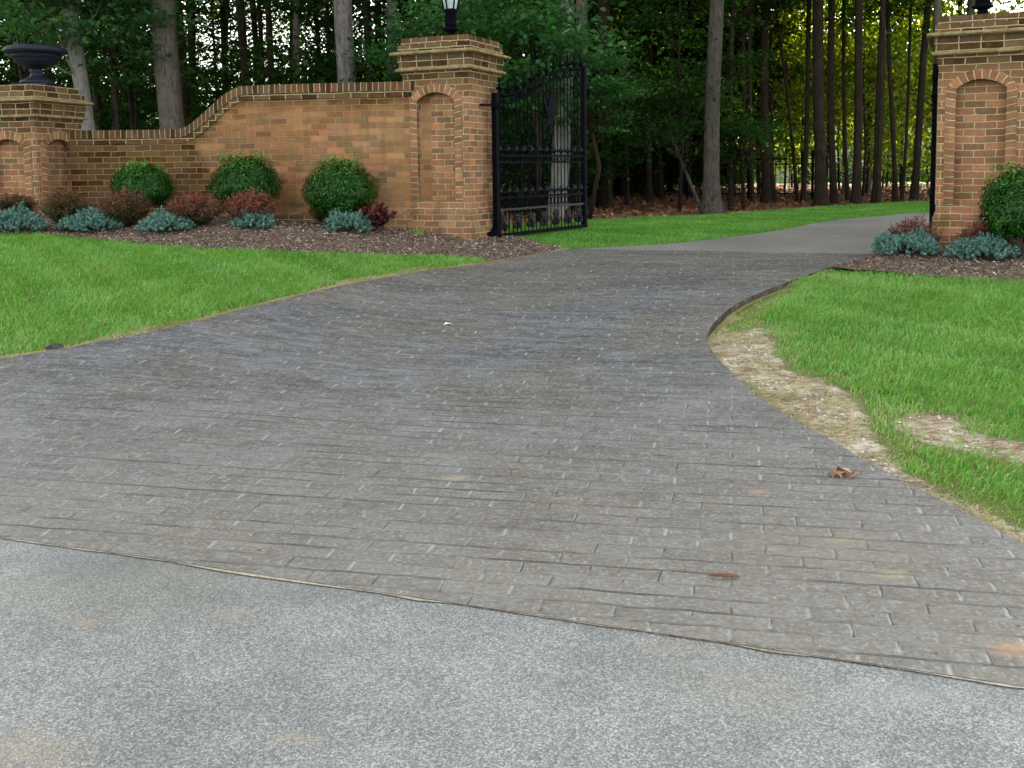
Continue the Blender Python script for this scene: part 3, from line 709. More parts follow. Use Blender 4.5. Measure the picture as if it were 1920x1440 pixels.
blades('lawn_grass', x, y, h(x, y) - .014, np.clip(.05 + g.normal(size=len(x)) * .012, .02, .1), g.uniform(.006, .011, len(x)), tint, 6, 'green grass verge between the woods and the asphalt drive')
# straw and dead thatch along the driveway's edges
def straw(line, n, wfun, zf, seed, label):
    gg = np.random.default_rng(seed); line = np.array(line); seg = np.hypot(*(line[1:] - line[:-1]).T); cum = np.r_[0, np.cumsum(seg)]
    s_ = gg.uniform(0, cum[-1], n); i = np.clip(np.searchsorted(cum, s_) - 1, 0, len(seg) - 1); t = (s_ - cum[i]) / seg[i]
    p = line[i] + (line[i + 1] - line[i]) * t[:, None]; d = (line[i + 1] - line[i]) / seg[i][:, None]; nr = np.stack([-d[:, 1], d[:, 0]], 1)
    wd = wfun(s_); off = gg.random(n) ** 1.3 * wd; p = p + nr * off[:, None]; k = view_ok(p[:, 0], p[:, 1]) & (wd > .01); p = p[k]
    return blades('dry_grass', p[:, 0], p[:, 1], zf(p[:, 0], p[:, 1]), gg.uniform(.025, .07, len(p)), gg.uniform(.003, .006, len(p)), np.clip(gg.normal(.88, .07, len(p)), .68, 1), seed, label, flat=.72)
straw(LEs, 26000, lambda q: .05 + .12 * np.clip(np.sin(q * 2.1) + .6 * np.sin(q * 5.3 + 1), 0, 1.4), lambda x, y: h(x, y) + .002, 71, 'tan dry grass strip between the left lawn and the driveway')
straw([p for p in RE[::-1]], 8500, lambda q: .02 + .15 * np.clip(np.sin(q * 3.1 + 2) + .6 * np.sin(q * 9.3 + 1), 0, 1.3), lambda x, y: LZ(x, y) + .010, 72, 'tan dry grass along the right edge of the driveway')
x, y = sample(dirt, 9000, 73); k = vn(x, y, 8, 7) + .5 * vn(x, y, 21, 2) + g.normal(size=len(x)) * .3 > .25; x, y = x[k], y[k]
blades('dry_grass', x, y, LZ(x, y) + .012, g.uniform(.02, .06, len(x)), g.uniform(.003, .006, len(x)), np.clip(g.normal(.84, .09, len(x)), .5, 1), 74, 'flattened dry grass scattered over the bare dirt', flat=.75)
# tan sand caught in the joint between street and driveway
sj = [p for p in street_edge if -4 < p[0] < 3.5]; gs = np.random.default_rng(9)
ws = .0015 + .022 * np.clip(np.interp(np.arange(len(sj) * 3) / 3, np.arange(len(sj)), gs.random(len(sj)) ** 2.2), 0, 1)
sjf = smooth_line(sj, 3)[:-1]; ws = ws[:len(sjf)] * np.clip(np.interp(np.arange(len(sjf)), np.arange(0, len(sjf), 6), gs.uniform(.2, 1.3, len(range(0, len(sjf), 6)))), .1, 1.5)
sheet('sand_joint', sjf + [(p[0] - SN[0] * w2, p[1] - SN[1] * w2) for p, w2 in zip(sjf[::-1], ws[::-1])], lambda x, y: np.full_like(np.asarray(x, float), -.596), M['sand'], .5)

def chips(name, x, y, z, size, aspect, mat, label, cat, seed, attr=None, up=.6):
    me = leaves(np.stack([x, y, z], 1), size, mat, name, aspect, up, attr, seed)
    return tag(link(name, me), label, cat, None, 'stuff')
x, y = sample(bed1, 60000, 8); k = view_ok(x, y) & (y < 13.3); x, y = x[k], y[k]
chips('mulch_chips', x, y, MZ(x, y) + g.uniform(0, .022, len(x)), .034, .28, M['mulch'], 'shredded brown bark mulch in the left planting bed', 'mulch', 9, np.clip(g.random(len(x)) ** 1.3, 0, 1))
x, y = sample(bed2, 40000, 10); k = view_ok(x, y) & (y < 11.5); x, y = x[k], y[k]
chips('mulch_chips', x, y, MZ2(x, y) + g.uniform(0, .022, len(x)), .034, .28, M['mulch'], 'shredded dark mulch in the right planting bed', 'mulch', 11, np.clip(g.random(len(x)) ** 1.3, 0, 1))
x, y = sample(dirt, 5600, 12); x2, y2 = sample(dirt2, 500, 13); x = np.r_[x, x2]; y = np.r_[y, y2]
pp = vn(x, y, 12, 1) + .6 * vn(x, y, 27, 3) + g.normal(size=len(x)) * .25 > -.05; x, y = x[pp], y[pp]
mbp = MB(); pv = []
base = np.array([[1,0,0],[0,1,0],[-1,0,0],[0,-1,0],[0,0,1],[0,0,-1]], float); tri = [(0,1,4),(1,2,4),(2,3,4),(3,0,4)]
sz = np.clip(g.lognormal(-5.15, .5, len(x)), .0025, .02)
rotv = g.uniform(0, 6.28, len(x)); P0 = np.stack([x, y, LZ(x, y) + .008], 1)
VV = []
for a_, b_, c_ in tri:
    for q in (a_, b_, c_):
        v = base[q]; ex = (.75 + .5 * g.random(len(x)))
        vx = (v[0] * np.cos(rotv) - v[1] * np.sin(rotv)); vy = (v[0] * np.sin(rotv) + v[1] * np.cos(rotv))
        VV.append(P0 + np.stack([vx, vy, np.full(len(x), v[2] * .6)], 1) * sz[:, None])
VV = np.stack(VV, 1).reshape(-1, 3)
o = link('gravel', fast_mesh('gravel', VV, 3, M['pebble'], np.repeat(g.random(len(x)), 4))); tag(o, 'loose pale gravel on the bare dirt beside the driveway', 'gravel', None, 'stuff')
x, y = sample(ffloor, 150000, 14); k = view_ok(x, y) & (y < 45) & (y > 14.6) & ((x > -4) | (g.random(len(x)) < .05)); x, y = x[k], y[k]
lt = g.random(len(x)) * .75 + .25 * np.clip(vn(x, y, .9), 0, 1)
chips('leaf_litter', x, y, h(x, y) - .03 + .03 * np.sin(x * .9) * np.sin(y * .7) + g.uniform(0, .05, len(x)), .10, .6, M['litter'], 'brown fallen leaves covering the floor of the woods', 'leaf litter', 15, lt)
for ln_, nm in ((L2[:24], 1),):
    pass

# ------------------------------------------------------------------ masonry
def ring(mb, z0, w0, z1, w1, u0_=0.0, v0=None, v1=None):
    a, b = w0 / 2, w1 / 2; v0 = z0 if v0 is None else v0; v1 = z1 if v1 is None else v1
    c0 = [(-a, -a), (a, -a), (a, a), (-a, a)]; c1 = [(-b, -b), (b, -b), (b, b), (-b, b)]
    for i in range(4):
        j = (i + 1) % 4; uu = u0_ + i * 1.03
        mb.face([(*c0[i], z0), (*c0[j], z0), (*c1[j], z1), (*c1[i], z1)], [(uu + .5 - a, v0), (uu + .5 + a, v0), (uu + .5 + b, v1), (uu + .5 - b, v1)])
def cap(mb, z, w_, up=True):
    a = w_ / 2; p = [(-a, -a, z), (a, -a, z), (a, a, z), (-a, a, z)]
    mb.face(p if up else p[::-1])
ROW = .0775
def pillar(name, x, y, rz, wd, z, cut, label, mats=('brick',), niches=(0,), group=None):
    """wd: shaft width; cut: how much shorter the shaft is; niches: 0 front, 1 right, 2 back, 3 left"""
    t = empty(name, (x, y, z), label, 'gate pillar', group, rz)
    body = M[mats[0]]
    top = lambda v: v - cut
    b = MB()
    ring(b, -.35, wd + .13, .165, wd + .13); ring(b, .165, wd + .13, .25, wd + .065); ring(b, .25, wd + .062, .335, wd + .062)
    ring(b, .335, wd + .065, .405, wd + .004); b.build('plinth', M['brick_base'], t)
    # shaft with niches
    s = MB(); z0, z1 = .405, top(2.01); a = wd / 2
    nb, ns, nt_ = .485, top(1.753), top(1.853); nw = wd * .29; dep = .115
    arc = []
    c_r = (nw ** 2 + (nt_ - ns) ** 2) / (2 * (nt_ - ns)); cz = nt_ - c_r; a0 = math.asin(nw / c_r)
    for i in range(13):
        t_ = -a0 + 2 * a0 * i / 12; arc.append((c_r * math.sin(t_), cz + c_r * math.cos(t_)))
    sur = MB(); nic = MB()
    for side in range(4):
        M4 = Matrix.Rotation(side * math.pi / 2, 3, 'Z')
        P = lambda u, d_, v: tuple(M4 @ Vector((u, -a + d_, v)))
        U = lambda u, v: (u + side * 1.03 + .5, v)
        def quad(mb_, u0q, v0q, u1q, v1q, d_=0.0):
            mb_.face([P(u0q, d_, v0q), P(u1q, d_, v0q), P(u1q, d_, v1q), P(u0q, d_, v1q)], [U(u0q, v0q), U(u1q, v0q), U(u1q, v1q), U(u0q, v1q)])
        if side not in niches:
            quad(s, -a, z0, a, z1); continue
        quad(s, -a, z0, -nw, z1); quad(s, nw, z0, a, z1); quad(s, -nw, z0, nw, nb)
        for (ua, va), (ub, vb) in zip(arc[:-1], arc[1:]):
            s.face([P(ua, 0, va), P(ub, 0, vb), P(ub, 0, z1), P(ua, 0, z1)], [U(ua, va), U(ub, vb), U(ub, z1), U(ua, z1)])
            nic.face([P(ua, dep, ns - .001), P(ub, dep, ns - .001), P(ub, dep, vb), P(ua, dep, va)], [U(ua, ns), U(ub, ns), U(ub, vb), U(ua, va)])
            nic.face([P(ua, 0, va), P(ua, dep, va), P(ub, dep, vb), P(ub, 0, vb)], [U(ua, va), U(ua, va + dep), U(ub, vb + dep), U(ub, vb)])
        quad(nic, -nw, nb, nw, ns, dep)
        nic.face([P(-nw, 0, nb), P(-nw, dep, nb), P(-nw, dep, ns), P(-nw, 0, ns)], [(0, nb), (dep, nb), (dep, ns), (0, ns)])
        nic.face([P(nw, dep, nb), P(nw, 0, nb), P(nw, 0, ns), P(nw, dep, ns)], [(0, nb), (dep, nb), (dep, ns), (0, ns)])
        nic.face([P(-nw, 0, nb), P(nw, 0, nb), P(nw, dep, nb), P(-nw, dep, nb)], [U(-nw, nb), U(nw, nb), U(nw, nb + dep), U(-nw, nb + dep)])
        # brick surround, 8 mm proud
        sw = .105; pr = -.009
        path = [(-nw, nb), (-nw, ns)] + arc[1:-1] + [(nw, ns), (nw, nb)]
        outp = [(-nw - sw, nb), (-nw - sw, ns + .02)] + [(p[0] * (c_r + sw) / c_r, cz + (p[1] - cz) * (c_r + sw) / c_r) for p in arc[1:-1]] + [(nw + sw, ns + .02), (nw + sw, nb)]
        L = [0]
        for i in range(1, len(path)): L.append(L[-1] + math.dist(((path[i][0] + outp[i][0]) / 2, (path[i][1] + outp[i][1]) / 2), ((path[i - 1][0] + outp[i - 1][0]) / 2, (path[i - 1][1] + outp[i - 1][1]) / 2)))
        for i in range(len(path) - 1):
            p, q, r_, s_ = outp[i], path[i], path[i + 1], outp[i + 1]
            sur.face([P(p[0], pr, p[1]), P(q[0], pr, q[1]), P(r_[0], pr, r_[1]), P(s_[0], pr, s_[1])][::1], [(.005, L[i]), (.11, L[i]), (.11, L[i + 1]), (.005, L[i + 1])])
            sur.face([P(p[0], 0.0, p[1]), P(p[0], pr, p[1]), P(s_[0], pr, s_[1]), P(s_[0], 0.0, s_[1])], [(0, L[i]), (.01, L[i]), (.01, L[i + 1]), (0, L[i + 1])])
            sur.face([P(q[0], pr, q[1]), P(q[0], 0.012, q[1]), P(r_[0], 0.012, r_[1]), P(r_[0], pr, r_[1])], [(0, L[i]), (.02, L[i]), (.02, L[i + 1]), (0, L[i + 1])])
        for sg in (-1, 1):
            u1, u2 = sorted((sg * nw, sg * (nw + sw)))
            sur.face([P(u1, 0, nb), P(u2, 0, nb), P(u2, pr, nb), P(u1, pr, nb)], [(0, 0), (.1, 0), (.1, .02), (0, .02)])
    s.build('shaft', body, t)
    if niches: nic.build('niche', body, t); sur.build('niche_surround', M['brick_surround'], t)
    c = MB(); T = top
    prof = [(T(2.01), wd + .012), (T(2.085), wd + .016), (T(2.09), wd + .05), (T(2.125), wd + .055)]
    for (za, wa), (zb, wb) in zip(prof[:-1], prof[1:]): ring(c, za, wa, zb, wb)
    cap(c, T(2.01), wd + .012, False)
    ring(c, T(2.165), wd + .085, T(2.242), wd + .085, .07); ring(c, T(2.242), wd + .105, T(2.325), wd + .105, .18); cap(c, T(2.242), wd + .105, False)
    ring(c, T(2.37), wd + .10, T(2.455), wd + .09, .05); cap(c, T(2.455), wd + .09); ring(c, T(2.455), wd + .035, T(2.545), wd + .025, .16); cap(c, T(2.545), wd + .025)
    c.build('cornice', M['brick_corn'], t)
    for zc, ww in ((2.145, .155), (2.347, .26)):
        mo = MB(); prev = None
        pf = [(-.022, -.05), (-.02, -.012), (-.006, 0), (.010, -.004), (.022, -.03), (.024, -.12)]
        for (za, wa), (zb, wb) in zip(pf[:-1], pf[1:]): ring(mo, T(zc) + za, wd + ww + wa * 2, T(zc) + zb, wd + ww + wb * 2)
        cap(mo, T(zc) - .022, wd + ww - .1, False); cap(mo, T(zc) + .024, wd + ww - .24)
        mo.build('moulding', M['moulding'], t, True)
    return t
A = R(-24)
Cm = Vector((at(882, 12.5), 12.5)); wm = .92
ctr = Cm + Vector((-math.cos(R(24)) * wm / 2, math.sin(R(24)) * wm / 2)) + Vector((math.sin(R(24)) * wm / 2, math.cos(R(24)) * wm / 2))
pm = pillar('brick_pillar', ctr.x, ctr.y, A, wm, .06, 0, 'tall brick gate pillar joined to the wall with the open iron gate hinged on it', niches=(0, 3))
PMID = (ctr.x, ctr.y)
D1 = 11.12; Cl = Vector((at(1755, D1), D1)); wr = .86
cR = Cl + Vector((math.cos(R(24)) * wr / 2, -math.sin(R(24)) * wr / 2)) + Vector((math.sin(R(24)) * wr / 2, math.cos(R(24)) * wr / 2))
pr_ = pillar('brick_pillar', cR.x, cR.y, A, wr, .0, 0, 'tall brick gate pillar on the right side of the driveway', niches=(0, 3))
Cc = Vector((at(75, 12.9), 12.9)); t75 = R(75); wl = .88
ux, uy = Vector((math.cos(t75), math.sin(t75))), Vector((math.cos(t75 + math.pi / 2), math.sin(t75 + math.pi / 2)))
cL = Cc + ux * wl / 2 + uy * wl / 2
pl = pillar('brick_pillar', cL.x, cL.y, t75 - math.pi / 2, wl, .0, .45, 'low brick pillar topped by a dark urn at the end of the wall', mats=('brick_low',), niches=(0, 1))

def sweep(mb, path, zb, zt, thick, u_off=0.0, vmode=None):
    """box section swept along path [(x,y)], zb/zt arrays; UV u along, v height (or offset from top)"""
    n_ = len(path); L = [0]
    for i in range(1, n_): L.append(L[-1] + math.hypot(math.dist(path[i], path[i - 1]), (zt[i] - zt[i - 1]) if vmode else 0))
    fr, bk = [], []
    for i in range(n_):
        a_ = Vector(path[max(i - 1, 0)]); b_ = Vector(path[min(i + 1, n_ - 1)]); d_ = (b_ - a_).normalized(); nn = Vector((-d_.y, d_.x))
        p = Vector(path[i]); fr.append(p + nn * thick / 2); bk.append(p - nn * thick / 2)
    # path runs right-to-left so +normal of (-x) direction faces the camera
    for i in range(n_ - 1):
        j = i + 1
        v0i, v1i, v0j, v1j = (zb[i], zt[i], zb[j], zt[j]) if not vmode else (0.02, .28, 0.02, .28)
        for S, fl in ((fr, False), (bk, True)):
            pts = [(*S[j], zb[j]), (*S[i], zb[i]), (*S[i], zt[i]), (*S[j], zt[j])]; uv = [(L[j] + u_off, v0j), (L[i] + u_off, v0i), (L[i] + u_off, v1i), (L[j] + u_off, v1j)]
            if fl: pts, uv = pts[::-1], uv[::-1]
            mb.face(pts, uv)
        mb.face([(*fr[i], zt[i]), (*bk[i], zt[i]), (*bk[j], zt[j]), (*fr[j], zt[j])], [(L[i] + u_off, 0.02), (L[i] + u_off, .28), (L[j] + u_off, .28), (L[j] + u_off, .02)])
        mb.face([(*fr[j], zb[j]), (*bk[j], zb[j]), (*bk[i], zb[i]), (*fr[i], zb[i])], [(L[j], 0.02), (L[j], .28), (L[i], .28), (L[i], .02)])
    for i, rev in ((0, False), (n_ - 1, True)):
        pts = [(*fr[i], zb[i]), (*bk[i], zb[i]), (*bk[i], zt[i]), (*fr[i], zt[i])]; uv = [(0, zb[i]), (thick, zb[i]), (thick, zt[i]), (0, zt[i])]
        mb.face(pts if not rev else pts[::-1], uv)
wp = smooth_line(WP, 10)
wpx = np.array([p[0] for p in wp])
ctrl = sorted([(at(px, D), zat(px, py, D)) for px, py, D in ((758, 154.5, 12.95), (600, 159, 13.2), (500, 162, 13.35), (473, 164, 13.4), (455, 171, 13.43), (440, 181, 13.46), (420, 199, 13.5), (400, 217, 13.55), (385, 229, 13.58), (375, 236, 13.6), (361, 242, 13.62), (340, 243.5, 13.62), (165, 245.5, 13.66))])
ztop = np.interp(wpx, [c_[0] for c_ in ctrl], [c_[1] for c_ in ctrl])
slope = np.gradient(ztop, wpx); cs = np.sqrt(1 + slope ** 2)
wall = empty('brick_wall', (0, 0, 0), 'orange brick garden wall with a rowlock coping sweeping down to the left', 'wall')
zc1 = ztop - .112 * cs; zc2 = zc1 - .078 * cs
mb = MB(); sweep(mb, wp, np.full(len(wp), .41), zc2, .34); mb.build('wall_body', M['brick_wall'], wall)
mb = MB(); sweep(mb, wp, zc2, zc1, .37); mb.build('string_course', M['brick_corn'], wall)
mb = MB(); sweep(mb, wp, zc1, ztop, .40, 0, True); mb.build('coping', M['brick_soldier'], wall)
mb = MB(); sweep(mb, wp, np.full(len(wp), -.3), np.full(len(wp), .37), .43); mb.build('plinth', M['brick_base'], wall)
mb = MB(); sweep(mb, wp, np.full(len(wp), .37), np.full(len(wp), .41), .40); mb.build('moulding', M['moulding'], wall)
# short wall beyond the right pillar and beyond the left pillar
def side_wall(path, zt_, label):
    t = empty('brick_wall', (0, 0, 0), label, 'wall')
    n_ = len(path); f_ = lambda v: np.full(n_, v)
    mb = MB(); sweep(mb, path, f_(-.3), f_(zt_ - .19), .34); mb.build('wall_body', M['brick_base'], t)
    mb = MB(); sweep(mb, path, f_(zt_ - .19), f_(zt_ - .112), .37); mb.build('string_course', M['brick_corn'], t)
    mb = MB(); sweep(mb, path, f_(zt_ - .112), f_(zt_), .40, 0, True); mb.build('coping', M['brick_soldier'], t)
rp = cR + Vector((math.cos(R(24)), -math.sin(R(24)))) * (wr / 2 - .03)
side_wall([(rp.x + 3.0, rp.y - .7), (rp.x + 1.2, rp.y - .35), (rp.x, rp.y)], 1.95, 'brick wall running right from the right gate pillar')

# ------------------------------------------------------------------ urn and lamps
zt_l = 2.545 - .45
u = empty('garden_urn', (cL.x + .12, cL.y, zt_l), 'wide shallow black iron urn standing on the low left pillar', 'urn')
b = MB(); b.box((-.23, -.23, 0), (.23, .23, .045)); b.build('plinth_block', M['urn'], u, loc=(0, 0, 0))
b = MB(); b.lathe([(.21, .046), (.22, .07), (.20, .09), (.14, .115), (.085, .145), (.072, .20), (.095, .215), (.07, .228), (.08, .245)], 32); b.build('foot', M['urn'], u, True)
b = MB(); b.lathe([(.08, .245), (.15, .268), (.225, .305), (.275, .35), (.298, .40), (.30, .405), (.28, .41), (.3, .43), (.25, .44), (.2, .40), (.05, .3)], 40)
b.build('bowl', M['urn'], u, True)
b = MB(); b.lathe([(.30, .43), (.345, .44), (.385, .455), (.395, .475), (.385, .505), (.345, .53), (.29, .535), (.26, .52), (.25, .44)], 40); b.build('rim', M['urn'], u, True)
b = MB(); b.lathe([(.296, .38), (.312, .385), (.316, .393), (.31, .401), (.297, .405)], 40)
b.build('bead_band', M['urn'], u)

def lamp(x, y, z, s, label):
    t = empty('pillar_lamp', (x, y, z), label, 'lamp')
    b = MB(); b.lathe([(.085 * s, 0), (.085 * s, .015), (.06 * s, .03), (.055 * s, .10), (.07 * s, .115), (.105 * s, .125), (.11 * s, .145), (.085 * s, .16), (.075 * s, .18)], 20); b.build('base', M['iron'], t, True)
    b = MB(); b.lathe([(.075 * s, .18), (.078 * s, .20), (.072 * s, .35), (.085 * s, .365), (.085 * s, .38)], 20); b.build('post', M['iron'], t, True)
    n_ = 6; zb, zt_ = .385, .72; rb, rt = .085 * s, .15 * s
    fr = MB()
    for k in range(n_):
        a_ = 2 * math.pi * (k + .0) / n_
        fr.tube([(rb * math.cos(a_), rb * math.sin(a_), zb), (rt * math.cos(a_), rt * math.sin(a_), zt_)], .012, 6)
    fr.lathe([(rb * 1.08, zb - .006), (rb * 1.1, zb + .012), (rb * .9, zb + .014)], 6); fr.lathe([(rt * 1.06, zt_ - .012), (rt * 1.1, zt_ + .012), (rt * .8, zt_ + .014)], 6)
    fr.build('frame', M['iron'], t)
    gl = MB(); gl.lathe([(rb * .93, zb + .016), (rt * .95, zt_ - .014)], 6); gl.build('glass', M['lampglass'], t)
    rf = MB(); rf.lathe([(rt * 1.25, zt_ + .016), (rt * 1.22, zt_ + .03), (rt * .6, zt_ + .11), (rt * .35, zt_ + .14), (rt * .2, zt_ + .15), (rt * .22, zt_ + .18), (.005, zt_ + .23)], 12); rf.build('roof', M['iron'], t)
    return t
def p_at(px, D): return at(px, D), D
lamp(PMID[0] + .0, PMID[1] - .0, .06 + 2.545, 1.0, 'black lantern post lamp with pale glass on the gate pillar')
lamp(cR.x, cR.y, 2.545, 1.05, 'black lamp base on top of the right gate pillar')

# ------------------------------------------------------------------ iron gate
HG = Vector((at(932, 12.95), 12.95)); FG = Vector((at(1097, 15.0), 15.0)); GL = (FG - HG).length
def arch_z(u_):
    xs = np.array([0, .13, .30, .44, .58, .73, .87, 1.0]) ; zs = np.array([1.86, 1.86, 1.96, 2.10, 2.22, 2.30, 2.345, 2.36])
    t_ = u_ / GL; i = np.searchsorted(xs, t_) ; return float(np.interp(t_, xs, zs)) if True else 0
def fleur(b, u_, z, s=1.0):
    s *= 1.25
    b.tube([(u_, 0, z), (u_, 0, z + .03 * s), (u_, 0, z + .06 * s), (u_, 0, z + .10 * s)], [.008 * s, .016 * s, .018 * s, .003], 6)
    for sg in (-1, 1):
        b.tube([(u_, 0, z + .015 * s), (u_ + sg * .022 * s, 0, z + .03 * s), (u_ + sg * .036 * s, 0, z + .055 * s), (u_ + sg * .052 * s, 0, z + .05 * s), (u_ + sg * .045 * s, 0, z + .035 * s)], .0065 * s, 5)
        b.tube([(u_, sg * .01, z + .02 * s), (u_, sg * .03 * s, z + .05 * s), (u_, sg * .04 * s, z + .04 * s)], .0065 * s, 5)
def gate(name, origin, ang, label):
    t = empty(name, origin, label, 'gate', None, ang)
    I = M['iron']
    def part(nm, fn, mat=I, sm_=False):
        b = MB(); fn(b); return b.build(nm, mat, t, sm_)
    part('stile', lambda b: b.box((-.035, -.035, -.03), (.035, .035, 1.87)))
    part('stile', lambda b: b.box((GL - .035, -.03, .0), (GL + .035, .03, 2.40)))
    part('rail', lambda b: b.box((.036, -.025, .0), (GL - .036, .025, .045)))
    part('rail', lambda b: b.box((.036, -.02, .345), (GL - .036, .02, .375)), M['rust'])
    part('rail', lambda b: b.box((.036, -.016, .50), (GL - .036, .016, .53)))
    part('rail', lambda b: b.box((.036, -.016, .97), (GL - .036, .016, .995)))
    part('rail', lambda b: b.box((.036, -.016, 1.055), (GL - .036, .016, 1.085)))
    us = np.linspace(.036, GL - .036, 40)
    part('arched_rail', lambda b: b.tube([(q, 0, arch_z(q)) for q in us], .019, 6), I, True)
    part('arched_rail', lambda b: b.tube([(q, 0, arch_z(q) - .11) for q in us], .015, 6), I, True)
    NP = 24
    for k in range(1, NP):
        q = GL * k / NP; zt_ = arch_z(q) if k % 2 == 0 else arch_z(q) - .11
        part('picket', lambda b: b.tube([(q, 0, .03), (q, 0, zt_)], .0085, 6, False))
    for k in range(1, NP, 2):
        q = GL * k / NP
        part('finial', lambda b: (b.tube([(q, 0, arch_z(q) - .02), (q, 0, arch_z(q) + .09), (q, 0, arch_z(q) + .12), (q, 0, arch_z(q) + .14), (q, 0, arch_z(q) + .17), (q, 0, arch_z(q) + .23)], [.009, .009, .02, .010, .019, .002], 6), fleur(b, q, arch_z(q) + .015, 1.05)), I, True)
        part('fleur_ornament', lambda b: fleur(b, q, 1.08, 1.15), M['iron_gloss'], True)
        part('fleur_ornament', lambda b: fleur(b, q, .525, 1.15), M['iron_gloss'], True)
    for k in range(NP):
        q = GL * (k + .5) / NP
        part('ring_ornament', lambda b: b.tube([(q + .036 * math.cos(v), 0, .4375 + .052 * math.sin(v)) for v in np.linspace(0, 2 * math.pi, 13)], .007, 5, False), I, True)
        part('small_ring', lambda b: b.tube([(q + .03 * math.cos(v), 0, arch_z(q) - .055 + .038 * math.sin(v)) for v in np.linspace(0, 2 * math.pi, 11)], .007, 5, False), I, True)
        part('small_ring', lambda b: b.tube([(q + .024 * math.cos(v), 0, 1.024 + .024 * math.sin(v)) for v in np.linspace(0, 2 * math.pi, 9)], .006, 5, False), I, True)
    for k in range(7):
        q = GL * (k + .5) / 7
        def scroll(b):
            for s1 in (-1, 1):
                for s2 in (-1, 1):
                    pts = []
                    for i in range(15):
                        a_ = i / 14 * 1.7 * 2 * math.pi; rr = .048 * (1 - i / 17)
                        pts.append((q + s1 * (.055 - rr * math.cos(a_)), s1 * s2 * .006, .195 + s2 * (.055 + rr * math.sin(a_))))
                    b.tube(pts, .012, 5)
            b.tube([(q, 0, .075), (q, 0, .12), (q, 0, .195), (q, 0, .27), (q, 0, .32)], [.004, .016, .026, .016, .004], 6)
            b.tube([(q - .09, 0, .195), (q - .03, 0, .195), (q + .03, 0, .195), (q + .09, 0, .195)], [.003, .017, .017, .003], 6)
        part('scroll_ornament', scroll, M['iron_gloss'], True)
    # rampant animal emblem
    lion = [(0.02,0),(0.10,0.0),(0.12,0.05),(0.10,0.10),(0.13,0.17),(0.17,0.20),(0.20,0.28),(0.24,0.26),(0.30,0.28),(0.28,0.33),(0.22,0.34),(0.21,0.38),(0.29,0.40),(0.30,0.45),(0.22,0.45),(0.20,0.49),(0.23,0.53),(0.20,0.58),(0.14,0.60),(0.09,0.57),(0.08,0.52),(0.03,0.46),(0.02,0.36),(-0.03,0.40),(-0.07,0.48),(-0.11,0.50),(-0.13,0.44),(-0.09,0.42),(-0.06,0.33),(0.0,0.26),(-0.02,0.18),(-0.06,0.12),(-0.12,0.10),(-0.13,0.05),(-0.07,0.05),(-0.02,0.09),(0.03,0.13),(0.04,0.06)]
    def em(b):
        s = 1.0; q0, z0 = GL * .55, 1.38; n_ = len(lion); i0 = len(b.v)
        for yy in (-.014, .014): b.v += [(q0 + x_ * s, yy, z0 + z_ * s) for x_, z_ in lion]
        from mathutils.geometry import tessellate_polygon
        tris = tessellate_polygon([[Vector((x_, z_, 0)) for x_, z_ in lion]])
        for a_, b_, c_ in tris: b.f.append((i0 + a_, i0 + b_, i0 + c_)); b.f.append((i0 + n_ + c_, i0 + n_ + b_, i0 + n_ + a_))
        for i in range(n_): b.f.append((i0 + i, i0 + (i + 1) % n_, i0 + n_ + (i + 1) % n_, i0 + n_ + i))
        b.uv = None
    part('emblem', em)
    part('hinge', lambda b: b.tube([(-.26, .06, 1.71), (-.10, .0, 1.71), (-.03, 0, 1.71)], .013, 6))
    part('hinge', lambda b: (b.tube([(-.0, 0, 1.66), (0, 0, 1.76)], .052, 10)), I, True)
    part('hinge', lambda b: (b.tube([(-.02, 0, -.03), (-.02, 0, .12)], .075, 10), b.tube([(-.20, .05, .06), (-.03, 0, .06)], .03, 6)), I, True)
    return t
gate('iron_gate', (HG.x, HG.y, .045), math.atan2(FG.y - HG.y, FG.x - HG.x), 'open black wrought iron gate leaf with rampant animal emblem beside the middle pillar')
HR = Vector((at(1752, 11.75), 11.75))
gate('iron_gate', (HR.x, HR.y, .0), math.atan2(HR.y, HR.x) + R(.6), 'black gate leaf seen edge on against the right pillar')

# ------------------------------------------------------------------ shrubs
def ell_pts(n_, rx, ry, rz_, g, inner=.72, lump=.1):
    d = unit(g.normal(size=(n_, 3))); r_ = g.uniform(inner ** 3, 1, n_) ** (1 / 3)
    r_ = r_ * (1 + lump * (np.sin(d[:, 0] * 7 + 1) * np.sin(d[:, 1] * 6 + 2) * np.sin(d[:, 2] * 5 + .5)) + lump * .4 * np.sin(d[:, 0] * 15) * np.sin(d[:, 2] * 13 + d[:, 1] * 11))
    return d * r_[:, None] * np.array([rx, ry, rz_]), d
def GM(px, py):
    z = 0.0
    for k in range(80):
        p = plane_hit(px, py, z); zz = float(MZ(np.array([p.x]), np.array([p.y]))[0]) if p.x < 1 else float(MZ2(np.array([p.x]), np.array([p.y]))[0])
        z = .6 * z + .4 * zz
    return p.x, p.y
def place_px(cx, base_y, top_y, D=None, off=0.0):
    if D is None:
        x, y = GM(cx, base_y)
    else: x, y = at(cx, D), D
    zg = float(MZ(np.array([x]), np.array([y]))[0]) if x < 1 else float(MZ2(np.array([x]), np.array([y]))[0])
    return x, y, zg, zat(cx, top_y, y) - zg
